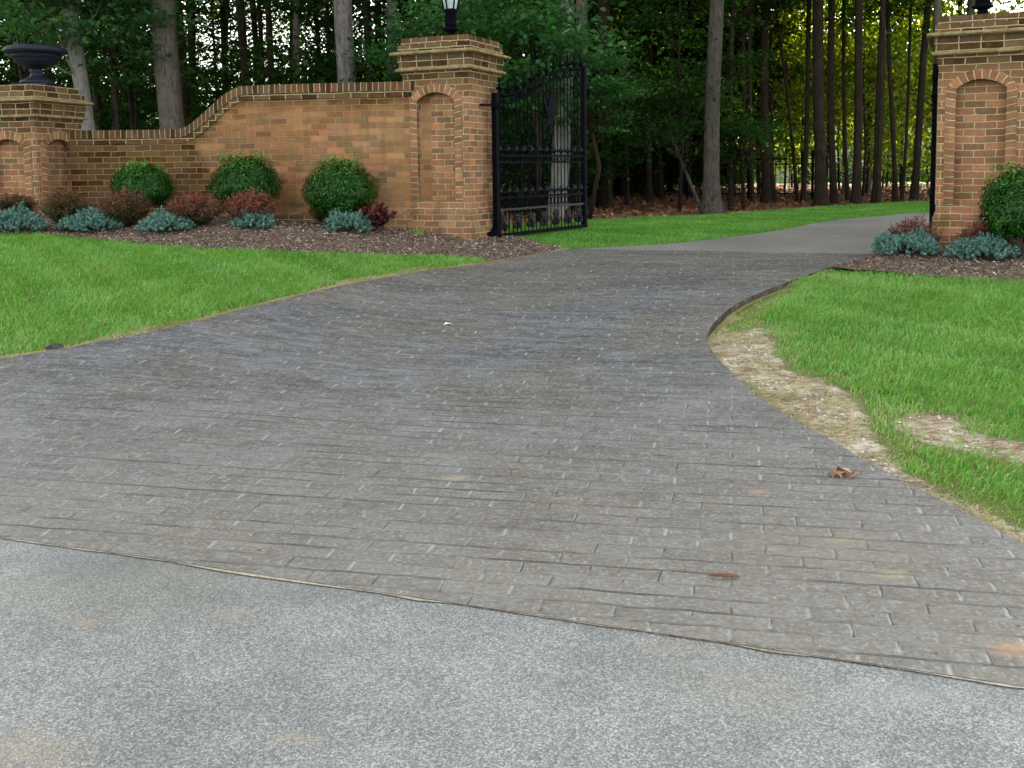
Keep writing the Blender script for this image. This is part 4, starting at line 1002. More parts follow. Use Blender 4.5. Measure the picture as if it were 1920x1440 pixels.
def boxwood(cx, top_y, D, wpx, label, seed, fill=.9):
    g = np.random.default_rng(seed); x, y, zg, H = place_px(cx, 0, top_y, D); W = wpx / F * D / 2 * .98
    t = empty('boxwood_shrub', (x, y, zg), label, 'shrub', None)
    rz_ = H * .43
    P, d = ell_pts(19000, W, W, rz_, g, .62, .10)
    q1, q2 = g.uniform(0, 6, 2); ll = 1 + .07 * np.sin(d[:, 0] * 3.1 + q1) * np.cos(d[:, 2] * 3.7 + q2) + .05 * np.sin(d[:, 1] * 5 + q2 + d[:, 0] * 4); P *= ll[:, None]
    hole = np.sin(d[:, 0] * 11 + q1) * np.sin(d[:, 2] * 10 + q2) * np.sin(d[:, 1] * 9) > .45; P[hole] *= g.uniform(.72, .95, hole.sum())[:, None]; P += g.normal(size=P.shape) * .006; P[:, 2] += H * .575
    lowk = P[:, 2] < .03; P[lowk, 2] = .03 + g.random(lowk.sum()) * .1
    sh = g.uniform(0, 2 * np.pi, 260); Pt = []
    for q in range(45):                                              # stray new shoots on top
        a_ = g.uniform(0, 2 * np.pi); r_ = W * .8 * math.sqrt(g.random()); zz = H * .575 + rz_ * math.sqrt(max(0, 1 - (r_ / W) ** 2))
        for s_ in np.linspace(0, g.uniform(.04, .11), 9): Pt.append((r_ * math.cos(a_) + g.normal() * .008, r_ * math.sin(a_) + g.normal() * .008, zz + s_))
    P = np.concatenate([P, np.array(Pt)])
    tint = np.clip(g.random(len(P)) ** 1.2 * .9 + .08 * (P[:, 2] > H * .8), 0, 1); tint[-len(Pt):] = g.uniform(.85, 1, len(Pt))
    link('foliage', leaves(P, .0245, M['boxwood'], 'foliage', .62, .15, tint, seed, dirs=np.concatenate([d, np.tile([0, 0, 1.], (len(Pt), 1))])), t)
    b = MB(); 
    for q in range(26):
        a_ = g.uniform(0, 6.28); e_ = g.uniform(.2, 1.4); L = g.uniform(.5, .8)
        b.tube([(0, 0, 0), (.3 * W * math.cos(a_), .3 * W * math.sin(a_), H * .25), (W * L * math.cos(a_) * math.cos(e_), W * L * math.sin(a_) * math.cos(e_), H * .5 + rz_ * L * math.sin(e_) * .8)], [.016, .010, .004], 5)
    b.build('stems', M['twigs'], t, True)
boxwood(270, 308, 12.75, 118, 'round green boxwood, leftmost in front of the low dark wall', 21)
boxwood(463, 291, 12.55, 134, 'round green boxwood behind the red barberries under the sloping wall', 22)
boxwood(640, 300, 12.45, 140, 'round green boxwood nearest to the middle gate pillar', 23)
boxwood(1915, 312, 10.15, 150, 'large green boxwood in front of the right pillar', 24)

def barberry(cx, top_y, base_y, wpx, label, seed, dens=1.0, red=.5):
    g = np.random.default_rng(seed); x, y, zg, H = place_px(cx, base_y, top_y); W = wpx / F * y / 2
    t = empty('barberry_shrub', (x, y, zg), label, 'shrub')
    b = MB(); P, T, Dr = [], [], []
    ns = int(150 * dens)
    for q in range(ns):
        a_ = g.uniform(0, 6.28); rr = math.sqrt(g.random()); tx, ty = W * rr * math.cos(a_), W * rr * math.sin(a_)
        tz = H * (1 - .5 * rr ** 2.2) * g.uniform(.75, 1.04)
        pts = [Vector((tx * .12, ty * .12, 0)), Vector((tx * .55, ty * .55, tz * .5)), Vector((tx, ty, tz))]
        if q % 2 == 0: b.tube(pts, [.005, .004, .002], 4)
        m_ = 52
        for s_ in g.random(m_) ** .75:
            p = pts[0].lerp(pts[1], s_ * 2) if s_ < .5 else pts[1].lerp(pts[2], s_ * 2 - 1)
            P.append((p.x + g.normal() * .02, p.y + g.normal() * .02, p.z + g.normal() * .014 + .01)); Dr.append(pts[2] - pts[1])
            T.append(np.clip((red + .55 * (p.z / H - .55)) + g.normal() * .17, 0, 1) if s_ > .3 else g.uniform(0, .4))
    P = np.array(P); link('foliage', leaves(P, .024, M['barberry'], 'foliage', .55, .3, np.array(T), seed, dirs=unit(np.array([tuple(v) for v in Dr]))), t)
    b.build('stems', M['twigs'], t, True)
barberry(28, 362, 400, 75, 'low brownish red barberry in front of the left pillar', 31, .8, .38)
barberry(125, 350, 427, 96, 'dark red and green barberry below the left pillar niche', 32, 1, .36)
barberry(236, 350, 426, 100, 'pinkish barberry in front of the leftmost boxwood', 33, 1, .46)
barberry(368, 358, 424, 118, 'broad red tipped barberry between two boxwoods', 34, 1.1, .55)
barberry(472, 354, 424, 112, 'bright red tipped barberry in front of the middle boxwood', 35, 1.1, .68)
barberry(605, 376, 420, 56, 'small thin barberry at the foot of the third boxwood', 36, .45, .4)
barberry(1712, 404, 471, 108, 'loose twiggy pink barberry beside the driveway at the right pillar', 37, .55, .55)
barberry(1850, 411, 474, 112, 'pink tipped barberry in front of the right pillar base', 38, .8, .66)

def broad(cx, top_y, base_y, wpx, label, seed):
    g = np.random.default_rng(seed); x, y, zg, H = place_px(cx, base_y, top_y); W = wpx / F * y / 2
    t = empty('burgundy_shrub', (x, y, zg), label, 'shrub'); b = MB(); P, Dr, T = [], [], []
    for q in range(26):
        a_ = g.uniform(0, 6.28); rr = math.sqrt(g.random()); tx, ty = W * rr * math.cos(a_), W * rr * math.sin(a_); tz = H * (1 - .45 * rr * rr) * g.uniform(.6, 1.0)
        b.tube([(0, 0, 0), (tx * .5, ty * .5, tz * .55), (tx, ty, tz)], [.007, .005, .003], 4)
        for j in range(26):
            s_ = g.random() ** .6; v = g.normal(size=3); v[2] = abs(v[2]) * .6; v /= np.linalg.norm(v)
            P.append((tx * s_ + v[0] * .035, ty * s_ + v[1] * .035, tz * s_ + v[2] * .02)); Dr.append(v); T.append(np.clip(.25 + .6 * (tz * s_ / H) + g.normal() * .2, 0, 1))
    link('foliage', leaves(np.array(P), .065, M['burgundy'], 'foliage', .65, .4, np.array(T), seed, dirs=np.array(Dr)), t); b.build('stems', M['twigs'], t)
broad(698, 368, 434, 100, 'dark burgundy broad leaved shrub between the juniper and the pillar', 41)

def juniper(cx, top_y, base_y, wpx, label, seed, dens=1.0):
    g = np.random.default_rng(seed); x, y, zg, H = place_px(cx, base_y, top_y); W = wpx / F * y / 2
    y += W * .45; x = at(cx, y); zg = (float(MZ(np.array([x]), np.array([y]))[0]) if x < 1 else float(MZ2(np.array([x]), np.array([y]))[0]))
    t = empty('juniper_shrub', (x, y, zg), label, 'shrub'); P, Dr, T = [], [], []
    nt_ = int(420 * dens)
    lob = g.uniform(-1, 1, (5, 2)) * .5
    b = MB()
    for q in range(nt_):
        a_ = g.uniform(0, 6.28); rr = math.sqrt(g.random()); tx, ty = rr * math.cos(a_), rr * math.sin(a_)
        dome = math.sqrt(max(0, 1 - rr * rr)); hh = dome * (.72 + .28 * math.sin(tx * 5 + seed) * math.cos(ty * 4)) 
        base = np.array([tx * W, ty * W * .8, max(.02, H * hh * g.uniform(.6, 1.0))])
        dr = unit(np.array([tx * 1.1, ty * 1.1, .35 + dome]) + g.normal(size=3) * .35)
        L = g.uniform(.05, .10); tt = g.uniform(.25, .8)
        if q % 6 == 0: b.tube([(0, 0, 0), tuple(base * np.array([.5, .5, .3])), tuple(base)], [.008, .005, .003], 4)
        m_ = 42; s_ = g.random(m_)
        side = g.normal(size=(m_, 3)); P.append(base + dr * (s_ * L)[:, None] + unit(side) * (.012 * (1.25 - s_))[:, None]); Dr.append(dr + unit(side) * .8); T.append(np.clip(tt + .3 * (s_ - .5) + g.normal(size=m_) * .1, 0, 1))
    P = np.concatenate(P); Dr = unit(np.concatenate(Dr)); T = np.concatenate(T)
    link('foliage', leaves(P, .026, M['juniper'], 'foliage', .3, .1, T, seed, dirs=Dr), t); b.build('stems', M['twigs'], t)
juniper(28, 392, 438, 110, 'wide blue green juniper at the left edge below the pillar', 51, 1.1)
juniper(169, 399, 437, 104, 'flat blue green juniper in front of two barberries', 52)
juniper(311, 401, 438, 88, 'light green juniper mound in front of the leftmost boxwood', 53)
juniper(474, 398, 431, 70, 'small blue green juniper before the bright red barberry', 54, .75)
juniper(653, 396, 437, 76, 'blue grey juniper mound beside the burgundy shrub', 55, .8)
juniper(1700, 437, 481, 112, 'blue green juniper at the driveway edge by the right pillar', 56, 1.1)
juniper(1845, 447, 490, 116, 'blue green juniper right of the flower pot under the pillar', 57, 1.1)

# ------------------------------------------------------------------ woods
def tube_mesh(pts, rad, n=10, mat=None, name='trunk', lump=.06, seed=0):
    g = np.random.default_rng(seed); b = MB(); b.tube(pts, rad, n); b.uv = None
    v = np.array(b.v); v[:, :2] += g.normal(size=(len(v), 2)) * 0.0
    # irregular outline
    ctr_ = np.repeat(np.array([tuple(p) for p in pts]), n, axis=0); d = v - ctr_
    ph = g.uniform(0, 6, 4); ang = np.arctan2(d[:, 1], d[:, 0])
    d *= (1 + lump * np.sin(3 * ang + ph[0] + v[:, 2] * .6) + lump * .6 * np.sin(5 * ang + ph[1] - v[:, 2] * .9))[:, None]
    b.v = [tuple(p) for p in (ctr_ + d)]; return b
def crown_mesh(name, seed, n_cl, n_leaf, R_, Hc, size, mat, z0=0.0, flat=.35, spread=.9, shape=1.0, up=.35):
    """leaf clumps through an ellipsoidal volume, base at z0"""
    g = np.random.default_rng(seed); P = []; T = []; cl = []
    for c_ in range(n_cl):
        d = g.normal(size=3); d /= np.linalg.norm(d); r_ = g.random() ** .45
        zc = z0 + Hc * (.5 + .5 * d[2] * r_); rad = R_ * r_ * math.hypot(d[0], d[1]); a_ = math.atan2(d[1], d[0])
        c0 = np.array([rad * math.cos(a_), rad * math.sin(a_), zc]); cl.append(c0)
        k = int(n_leaf * g.uniform(.5, 1.5)); q = g.normal(size=(k, 3)) * np.array([spread, spread, spread * flat]) * g.uniform(.6, 1.3)
        P.append(c0 + q); T.append(np.clip(g.normal(.45 + .2 * g.normal(), .2, k), 0, 1))
    me = leaves(np.concatenate(P), size, mat, name, .6, up, np.concatenate(T), seed)
    return me, cl
CAN = [crown_mesh('crown', 100 + i, 90, 90, 4.0 + .5 * (i % 3), 12 + i % 4, .24, M['canopy'], 0, .45, .75) for i in range(5)]
THIN = [crown_mesh('crown', 150 + i, 84, 66, 4.0 + .5 * (i % 3), 12 + i % 4, .19, M['canopy'], 0, .5, .8) for i in range(4)]
UND = [crown_mesh('crown', 200 + i, 46, 110, 1.7 + .25 * (i % 3), 4.2 + .5 * (i % 2), .105, M['under'], 0, .22, .42) for i in range(6)]
LOWU = [crown_mesh('crown', 300 + i, 30, 110, 1.3, 1.7, .085, M['under'], .1, .35, .33) for i in range(4)]
CON = [crown_mesh('crown', 400 + i, 60, 170, 1.7, 6.5, .12, M['conifer'], 0, .2, .42) for i in range(2)]
MAP = [crown_mesh('crown', 500 + i, 34, 120, 1.5, 2.8, .105, M['maple'], 0, .25, .38) for i in range(3)]
def limb_mb(b, base, cl, g, frac=.4, r0=.03, axis=None):
    for c_ in cl:
        if g.random() < frac:
            s_ = axis(c_[2]) if axis else Vector((0, 0, max(0, c_[2] - .8)))
            e_ = Vector(tuple(c_)); m_ = s_.lerp(e_, .5) + Vector((0, 0, -.12)); b.tube([s_, m_, e_], [r0, r0 * .6, r0 * .25], 5)
TK = {}
def tree(name, px, D, wbase, wtop=None, lean=0.0, mat='bark_brown', crown=None, ch=7.5, H=17, label='', cat='tree', group=None, bend=0.0, seed=0, x=None, top_y=None, nlimb=0, low=None, rough=.06, flare=1.45):
    """px,D: where it stands; wbase: trunk diameter; lean: sideways offset at 6 m height; crown: (mesh, z)"""
    g = np.random.default_rng(seed + 900)
    x = at(px, D) if x is None else x
    zg = hz(x, D) - .06
    t = empty(name, (x, D, zg), label, cat, group)
    wtop = wbase * .72 if wtop is None else wtop
    pts, rad = [], []
    zs = [0, .12, .35, .8, 1.6, 2.6, 3.8, 5.2, 7, 9.5, 12.5, H]
    zs = [z for z in zs if z <= H]
    ph = g.uniform(0, 6)
    for z in zs:
        s_ = z / 6; pts.append(Vector((lean * s_ + bend * math.sin(min(z, 9) / 9 * math.pi) + .03 * math.sin(z * .9 + ph), .03 * math.sin(z * .7 + ph * 2), z)))
        r_ = wbase / 2 * (1 - (1 - wtop / wbase) * min(1, z / 7)) * (1 if z < 7 else max(.25, 1 - (z - 7) / (H - 6)))
        if z < .9: r_ *= 1 + (flare - 1) * ((.9 - z) / .9) ** 2.2
        rad.append(r_)
    b = tube_mesh(pts, rad, 12, seed=seed, lump=rough)
    def axis(z): 
        for i in range(len(zs) - 1):
            if zs[i] <= z <= zs[i + 1]: return pts[i].lerp(pts[i + 1], (z - zs[i]) / (zs[i + 1] - zs[i]))
        return pts[-1]
    if crown is not None:
        me, cl = crown; off = axis(min(ch + 5, H)); off = Vector((off.x, off.y, 0))
        limb_mb(b, None, [c_ + np.array([off.x, off.y, ch]) for c_ in cl[:28]], g, .5, min(.05, wbase * .10), lambda z: axis(max(ch * .7, min(z - 1.2, H - .5))))
        cobj = link('crown', me, t, (off.x, off.y, ch)); cobj.rotation_euler = (0, 0, g.uniform(0, 6.28))
    for q in range(nlimb):
        z = g.uniform(2.5, 6.5); a_ = g.uniform(0, 6.28); p = axis(z); L = g.uniform(.5, 1.6); e_ = p + Vector((math.cos(a_) * L, math.sin(a_) * L, g.uniform(-.1, .6)))
        b.tube([p, p.lerp(e_, .5) + Vector((0, 0, .08)), e_], [.02, .012, .004], 5)
    b.uv = None
    b.build('trunk', M[mat], t, True)
    return t
# trees one can tell apart in the photograph
tree('maple_tree', 194, 18.5, .26, .28, -.75, 'bark_pale', MAP[0], 2.75, 11, 'pale grey maple trunk with drooping green leaves behind the low left wall', seed=1)
tree('oak_tree', 334, 19, .47, .42, -.14, 'bark_grey', THIN[0], 8, 20, 'thick grey lichened oak trunk rising behind the low dark wall', seed=2)
tree('pine_tree', 662, 21, .40, .37, -.10, 'bark_pine', THIN[1], 9, 20, 'straight pale pine trunk behind the high wall', seed=3)
tree('oak_tree', 742, 22, .22, .2, .05, 'bark_grey', THIN[2], 8, 18, 'slim grey trunk just left of the middle pillar top', seed=4)
tree('oak_tree', 1049, 19.5, .36, .29, .22, 'bark_pale', CAN[3], 8, 19, 'pale grey trunk seen through the open gate bars', seed=5)
tree('oak_tree', 1088, 22, .27, .23, .10, 'bark_grey', CAN[4], 8, 19, 'grey trunk at the far end of the open gate', seed=6)
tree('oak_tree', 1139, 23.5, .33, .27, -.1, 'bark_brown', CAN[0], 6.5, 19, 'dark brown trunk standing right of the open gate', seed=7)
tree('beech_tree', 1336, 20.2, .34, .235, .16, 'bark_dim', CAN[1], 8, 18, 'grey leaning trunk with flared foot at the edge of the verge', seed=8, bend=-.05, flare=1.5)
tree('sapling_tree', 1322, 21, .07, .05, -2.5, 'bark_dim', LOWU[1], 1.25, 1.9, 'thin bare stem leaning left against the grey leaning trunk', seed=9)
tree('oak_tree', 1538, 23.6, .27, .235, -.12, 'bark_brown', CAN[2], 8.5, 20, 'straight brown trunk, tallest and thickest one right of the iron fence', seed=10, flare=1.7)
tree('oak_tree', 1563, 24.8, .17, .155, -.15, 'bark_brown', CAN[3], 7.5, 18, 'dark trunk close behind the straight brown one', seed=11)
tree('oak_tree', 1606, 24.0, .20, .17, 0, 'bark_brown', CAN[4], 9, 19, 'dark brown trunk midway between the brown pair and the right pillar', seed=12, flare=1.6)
tree('sapling_tree', 1637, 25, .115, .10, .2, 'bark_brown', UND[2], 4.2, 9, 'slim dark stem just right of the midway trunk', seed=13)
tree('sapling_tree', 1650, 23.8, .125, .11, -.05, 'bark_brown', UND[3], 4.6, 9, 'slim straight dark stem second right of the midway trunk', seed=14)
tree('sapling_tree', 1679, 25.5, .12, .09, -.35, 'bark_brown', UND[4], 4.5, 9, 'slim dark stem leaning left before the pale house', seed=15)
tree('sapling_tree', 1690, 26, .09, .06, .0, 'bark_brown', UND[5], 4, 8, 'thin curved stem beside the leaning slim one', seed=16, bend=.16)
tree('oak_tree', 1713, 26, .19, .16, .32, 'bark_brown', CAN[0], 8, 18, 'dark trunk nearest to the right gate pillar', seed=17)
tree('sapling_tree', 1582, 32, .14, .12, 0, 'bark_grey', UND[0], 5.5, 9, 'thin sunlit tan trunk deep behind the brown pair', seed=18)
tree('oak_tree', 1626, 33, .22, .2, 0, 'bark_grey', CAN[2], 9, 18, 'sunlit tan trunk deep in the woods', seed=19)
tree('sapling_tree', 1588, 27, .10, .08, -.2, 'bark_brown', UND[1], 4.5, 8, 'slender dark stem left of the midway trunk', seed=20)
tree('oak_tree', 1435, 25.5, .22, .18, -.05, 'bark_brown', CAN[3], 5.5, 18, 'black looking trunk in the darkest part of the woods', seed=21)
tree('sapling_tree', 1450, 26.5, .15, .10, -.4, 'bark_brown', UND[2], 4.5, 9, 'brown trunk at the left end of the iron fence', seed=22)
tree('sapling_tree', 1507, 26, .13, .11, .12, 'bark_brown', CON[0], 5, 10, 'forked dark trunk in front of the iron fence', seed=23)
tree('sapling_tree', 1498, 26.4, .09, .06, -.75, 'bark_brown', None, 5, 7, 'thin stem slanting left from the forked trunk', seed=24)
tree('sapling_tree', 1413, 24, .10, .08, .25, 'bark_brown', CON[1], 4, 9, 'bent thin trunk with a hooked foot in the dark woods', seed=25, bend=-.3)
tree('sapling_tree', 1370, 22.5, .11, .09, .05, 'bark_brown', UND[0], 4, 8, 'thin trunk just right of the grey leaning one', seed=26)
tree('sapling_tree', 1396, 24.5, .08, .07, -.1, 'bark_brown', UND[3], 4, 8, 'thin pole trunk left of the hooked one', seed=27)
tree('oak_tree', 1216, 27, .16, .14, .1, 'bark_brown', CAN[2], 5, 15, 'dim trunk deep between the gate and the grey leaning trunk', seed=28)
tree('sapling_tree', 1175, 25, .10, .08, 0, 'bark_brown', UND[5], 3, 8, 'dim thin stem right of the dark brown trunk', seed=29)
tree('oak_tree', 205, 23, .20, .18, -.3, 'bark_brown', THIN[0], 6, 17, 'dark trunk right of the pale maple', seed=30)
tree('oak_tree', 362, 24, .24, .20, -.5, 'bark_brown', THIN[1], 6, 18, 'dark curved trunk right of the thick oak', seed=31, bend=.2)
tree('sapling_tree', 265, 22, .12, .10, -.35, 'bark_brown', UND[4], 3, 9, 'thin dark stem left of the thick oak', seed=32)
tree('oak_tree', 478, 25, .22, .19, -.2, 'bark_brown', THIN[0], 6, 18, 'dark trunk above the crest of the sloping wall', seed=33)
tree('oak_tree', 565, 26, .20, .17, .05, 'bark_grey', THIN[3], 6, 18, 'dim grey trunk above the high wall left of the pine', seed=34)
tree('oak_tree', 717, 27, .20, .17, -.35, 'bark_brown', THIN[2], 7, 18, 'dark leaning trunk just right of the pine', seed=35)
tree('oak_tree', 1763, 24, .2, .18, -.2, 'bark_grey', THIN[1], 9, 18, 'grey trunk behind the right pillar top', seed=36)
tree('oak_tree', 1800, 27, .24, .2, .2, 'bark_grey', THIN[3], 10, 20, 'grey trunk against the sky above the right pillar', seed=37)
tree('oak_tree', 872, 23.5, .30, .26, .05, 'bark_brown', CAN[0], 6.5, 18, 'dark trunk directly behind the pillar lantern', seed=38)
tree('oak_tree', 60, 21, .26, .22, .1, 'bark_brown', THIN[2], 6, 18, 'dark trunk behind the black urn', seed=39)

# leafy saplings whose sprays reach into the open
def leafy(px, D, z, crown, label, seed, name='leafy_sapling', s=1.0, group=None, w_=.05, x=None):
    g = np.random.default_rng(seed); x = at(px, D) if x is None else x; zg = hz(x, D) - .06
    t = empty(name, (x, D, zg), label, 'sapling', group)
    me, cl = crown; a_ = g.uniform(0, 6.28)
    c_o = link('crown', me, t, (0, 0, z)); c_o.scale = (s, s, s); c_o.rotation_euler = (0, 0, a_)
    b = MB(); topz = z + max(c_[2] for c_ in cl) * s
    pts = [Vector((0, 0, 0)), Vector((.08 * g.normal(), .08 * g.normal(), topz * .35)), Vector((.1 * g.normal(), .1 * g.normal(), topz * .7)), Vector((0, 0, topz))]
    b.tube(pts, [w_, w_ * .8, w_ * .55, .01], 7)
    ca_, sa_ = math.cos(a_), math.sin(a_)
    for c_ in cl[:26]:
        e_ = Vector(((c_[0] * ca_ - c_[1] * sa_) * s, (c_[0] * sa_ + c_[1] * ca_) * s, z + c_[2] * s)); b.tube([Vector((0, 0, max(.1, e_.z - .7))), (e_ + Vector((0, 0, e_.z - .7))) * .5 * 1.0, e_], [.015, .01, .004], 4)
    b.build('trunk', M['bark_brown'], t, True); return t
leafy(1010, 17.6, 2.0, MAP[1], 'bright green leafy sapling spreading above the open gate', 61)
leafy(940, 18.5, 2.3, MAP[2], 'green leafy sapling just right of the middle pillar cornice', 62)
leafy(1105, 18.2, 1.5, MAP[0], 'light green spray of leaves beyond the far gate stile', 63, s=.62)
leafy(790, 20, 2.4, MAP[1], 'green leafy sapling left of the pillar lantern', 64, s=.8)
leafy(60, 17.5, 2.6, MAP[2], 'green leafy sapling behind the urn', 65)
leafy(235, 19.0, 2.3, MAP[1], 'green leafy sapling between the maple and the thick oak', 66, s=.9)
leafy(985, 20.5, .4, LOWU[0], 'green undergrowth bush seen through the gate bars', 67)
leafy(1275, 21.8, 1.7, UND[2], 'dim sapling with flat sprays left of the grey leaning trunk', 68, s=.8)
leafy(1395, 22.2, 1.0, LOWU[1], 'low leafy spray beside the thin trunks', 69, s=.7)

# the rest of the woods: trees like each other, deep in shade
def free(x, D, taken, dmin):
    return all((x - a) ** 2 + (D - b_) ** 2 > dmin ** 2 for a, b_ in taken)
taken = [(o.location.x, o.location.y) for o in C.objects if o.type == 'EMPTY' and o.get('category') in ('tree',)]
trunks = []
for i in range(4):
    gg = np.random.default_rng(700 + i); pts, rad = [], []
    for z in (0, .1, .3, .7, 1.5, 3, 5, 8, 12, 17):
        pts.append(Vector((.12 * math.sin(z * .35 + i * 2) + .02 * z * (i % 3 - 1), .1 * math.sin(z * .3 + i), z))); rad.append(.11 * (1.5 if z < .2 else 1.2 if z < .5 else 1) * (1 - z / 24))
    b = tube_mesh(pts, rad, 9, seed=i); me0, cl0 = CAN[i]
    limb_mb(b, None, [c_ + np.array([0, 0, 6]) for c_ in cl0[:30]], gg, .7, .04, lambda z: Vector((0, 0, min(z - 1, 16.5))))
    b.uv = None; trunks.append(b.mesh('trunk', M['bark_brown'], True))
g = np.random.default_rng(77); cnt = 0; tries = 0
while cnt < 84 and tries < 5000:
    tries += 1
    D = g.uniform(21, 58); x = g.uniform(-.62, .80) * D
    if x > .19 * D and D > 31: continue
    if x > 4 and D < 24: continue
    if x > .22 * D and x < .42 * D and g.random() < .45: continue
    thin = x < -.06 * D
    if not free(x, D, taken, 2.6 if thin else 2.3): continue
    taken.append((x, D)); i = cnt % 4; cnt += 1
    left = x < .2 * D
    t = empty('woodland_tree', (x, D, hz(x, D) - .08), 'dark slender tree standing deep in the shaded woods left of the fence' if left else 'slender tree standing deep in the brighter woods at the right', 'tree', 'background trees of the dark woods' if left else 'background trees of the bright woods', g.uniform(0, 6.28))
    s_ = g.uniform(.8, 1.5)
    c_o = link('trunk', trunks[i], t); c_o.scale = (s_, s_, 1.05)
    c_o = link('crown', (THIN if thin else CAN)[i][0], t, (0, 0, 6.0 if left else 7.2)); c_o.scale = (1, 1, g.uniform(.9, 1.1)); c_o.rotation_euler = (0, 0, 0)
# evergreens filling the dark middle of the woods
CONB = [crown_mesh('crown', 450 + i, 100, 130, 2.1, 7.5, .15, M['conifer'], .1, .3, .5) for i in range(3)]
for q in range(13):
    D = g.uniform(28, 44); x = at(g.uniform(1120, 1390), D)
    t = empty('evergreen_tree', (x, D, hz(x, D) - .08), 'dark evergreen filling the gloomy middle of the woods', 'tree', 'evergreens in the middle of the woods', g.uniform(0, 6.28))
    s_ = g.uniform(.8, 1.15); c_o = link('trunk', trunks[q % 4], t); c_o.scale = (s_, s_, .5); c_o = link('crown', CONB[q % 3][0], t, (0, 0, g.uniform(.1, .9))); c_o.scale = (s_, s_, s_)
# wood to the right of the drive: it keeps the low sun off the gateway
cnt = 0; tries = 0
while cnt < 24 and tries < 4000:
    tries += 1
    D = g.uniform(19, 46); x = g.uniform(.56, .80) * D + (2 if D < 26 else 0)
    if not free(x, D, taken, 2.6): continue
    taken.append((x, D)); i = cnt % 4; cnt += 1
    t = empty('woodland_tree', (x, D, hz(x, D) - .08), 'tall tree in the wood to the right of the drive', 'tree', 'trees of the wood right of the drive', g.uniform(0, 6.28))
    s_ = g.uniform(1.0, 1.5); c_o = link('trunk', trunks[i], t); c_o.scale = (s_, s_, 1.05)
    c_o = link('crown', CAN[i][0], t, (0, 0, 7.0)); c_o.scale = (1.1, 1.1, 1.1)
cnt = 0; tries = 0; tk2 = []
und_trunks = []
for i in range(6):
    b = MB(); me0, cl0 = UND[i]; b.tube([(0, 0, 0), (.06, .03, 1.5), (-.04, .05, 3.5), (0, 0, 6)], [.04, .035, .025, .01], 6)
    for c_ in cl0[:22]:
        e_ = Vector(tuple(c_)) + Vector((0, 0, 1.6)); b.tube([Vector((0, 0, max(.1, e_.z - .6))), (e_ + Vector((0, 0, e_.z - .6))) * .5, e_], [.014, .009, .003], 4)
    b.uv = None; und_trunks.append(b.mesh('trunk', M['bark_brown'], True))
while cnt < 70 and tries < 5000:
    tries += 1
    D = g.uniform(20, 52); x = g.uniform(-.60, .58) * D
    px = 960 + x / D * F
    if x > .2 * D and D > 29: continue
    if px > 1420 and g.random() < .85: continue
    if px > 1100 and D < 24: continue
    if D < 26 and px < 1100 and g.random() < .65: continue
    if not free(x, D, tk2, 1.5): continue
    tk2.append((x, D)); i = cnt % 6; cnt += 1; left = x < .2 * D
    t = empty('understory_tree', (x, D, hz(x, D) - .08), 'small leafy understory tree in the shade left of the iron fence' if left else 'small leafy understory tree among the bright trunks at the right', 'tree', 'understory trees in the dark woods' if left else 'understory trees in the bright woods', g.uniform(0, 6.28))
    s_ = g.uniform(.8, 1.35)
    zc = g.uniform(.2, 1.6) if left else g.uniform(1.4, 2.4)
    c_o = link('trunk', und_trunks[i], t, (0, 0, 0)); c_o.scale = (s_, s_, s_)
    c_o = link('crown', UND[i][0], t, (0, 0, zc * s_)); c_o.scale = (s_, s_, s_)
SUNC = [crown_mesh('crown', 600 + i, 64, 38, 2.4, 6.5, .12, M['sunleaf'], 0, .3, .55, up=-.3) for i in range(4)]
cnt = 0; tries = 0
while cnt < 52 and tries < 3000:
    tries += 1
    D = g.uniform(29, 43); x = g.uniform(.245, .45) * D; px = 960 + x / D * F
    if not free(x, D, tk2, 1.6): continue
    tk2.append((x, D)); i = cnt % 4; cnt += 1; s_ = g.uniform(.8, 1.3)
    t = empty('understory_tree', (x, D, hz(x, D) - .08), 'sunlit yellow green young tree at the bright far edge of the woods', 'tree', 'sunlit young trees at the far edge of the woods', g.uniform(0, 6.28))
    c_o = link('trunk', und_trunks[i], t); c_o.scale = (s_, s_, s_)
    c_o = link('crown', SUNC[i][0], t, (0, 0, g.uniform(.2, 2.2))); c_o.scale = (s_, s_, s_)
cnt = 0; tries = 0
while cnt < 95 and tries < 4000:
    tries += 1
    D = g.uniform(21, 50); x = g.uniform(-.58, .42) * D
    if cnt > 58: D = g.uniform(36, 56); x = g.uniform(-.02, .25) * D
    px = 960 + x / D * F
    if px > 1080 and D < 33: continue
    if px > 1430 and (g.random() < .8): continue
    i = cnt % 4; cnt += 1
    t = empty('woodland_shrub', (x, D, hz(x, D) - .05), 'low dark bush on the floor of the woods', 'bush', 'low bushes on the forest floor', g.uniform(0, 6.28))
    s_ = g.uniform(.7, 1.4); c_o = link('foliage', LOWU[i][0], t); c_o.scale = (s_ * 1.2, s_ * 1.2, s_)
    c_o = link('stems', und_trunks[i], t); c_o.scale = (.5 * s_, .5 * s_, .27 * s_)
# a far mass of woodland closing the view on the left
P = []; T = []
for q in range(420):
    D = g.uniform(60, 78); x = g.uniform(-.66, .23) * D; c0 = np.array([x, D, g.uniform(.05, 1) * (4.2 if x < -.06 * D else 8.5)]); k = 110
    P.append(c0 + g.normal(size=(k, 3)) * np.array([1.3, 1.3, .8])); T.append(np.clip(g.normal(.5, .2, k), 0, 1))
o = link('distant_woodland', leaves(np.concatenate(P), .36, M['sunleaf'], 'distant_woodland', .6, .3, np.concatenate(T), 5)); tag(o, 'distant mass of woodland foliage closing the view', 'woodland', None, 'stuff')  # leaf colour carries the painted backlit glow

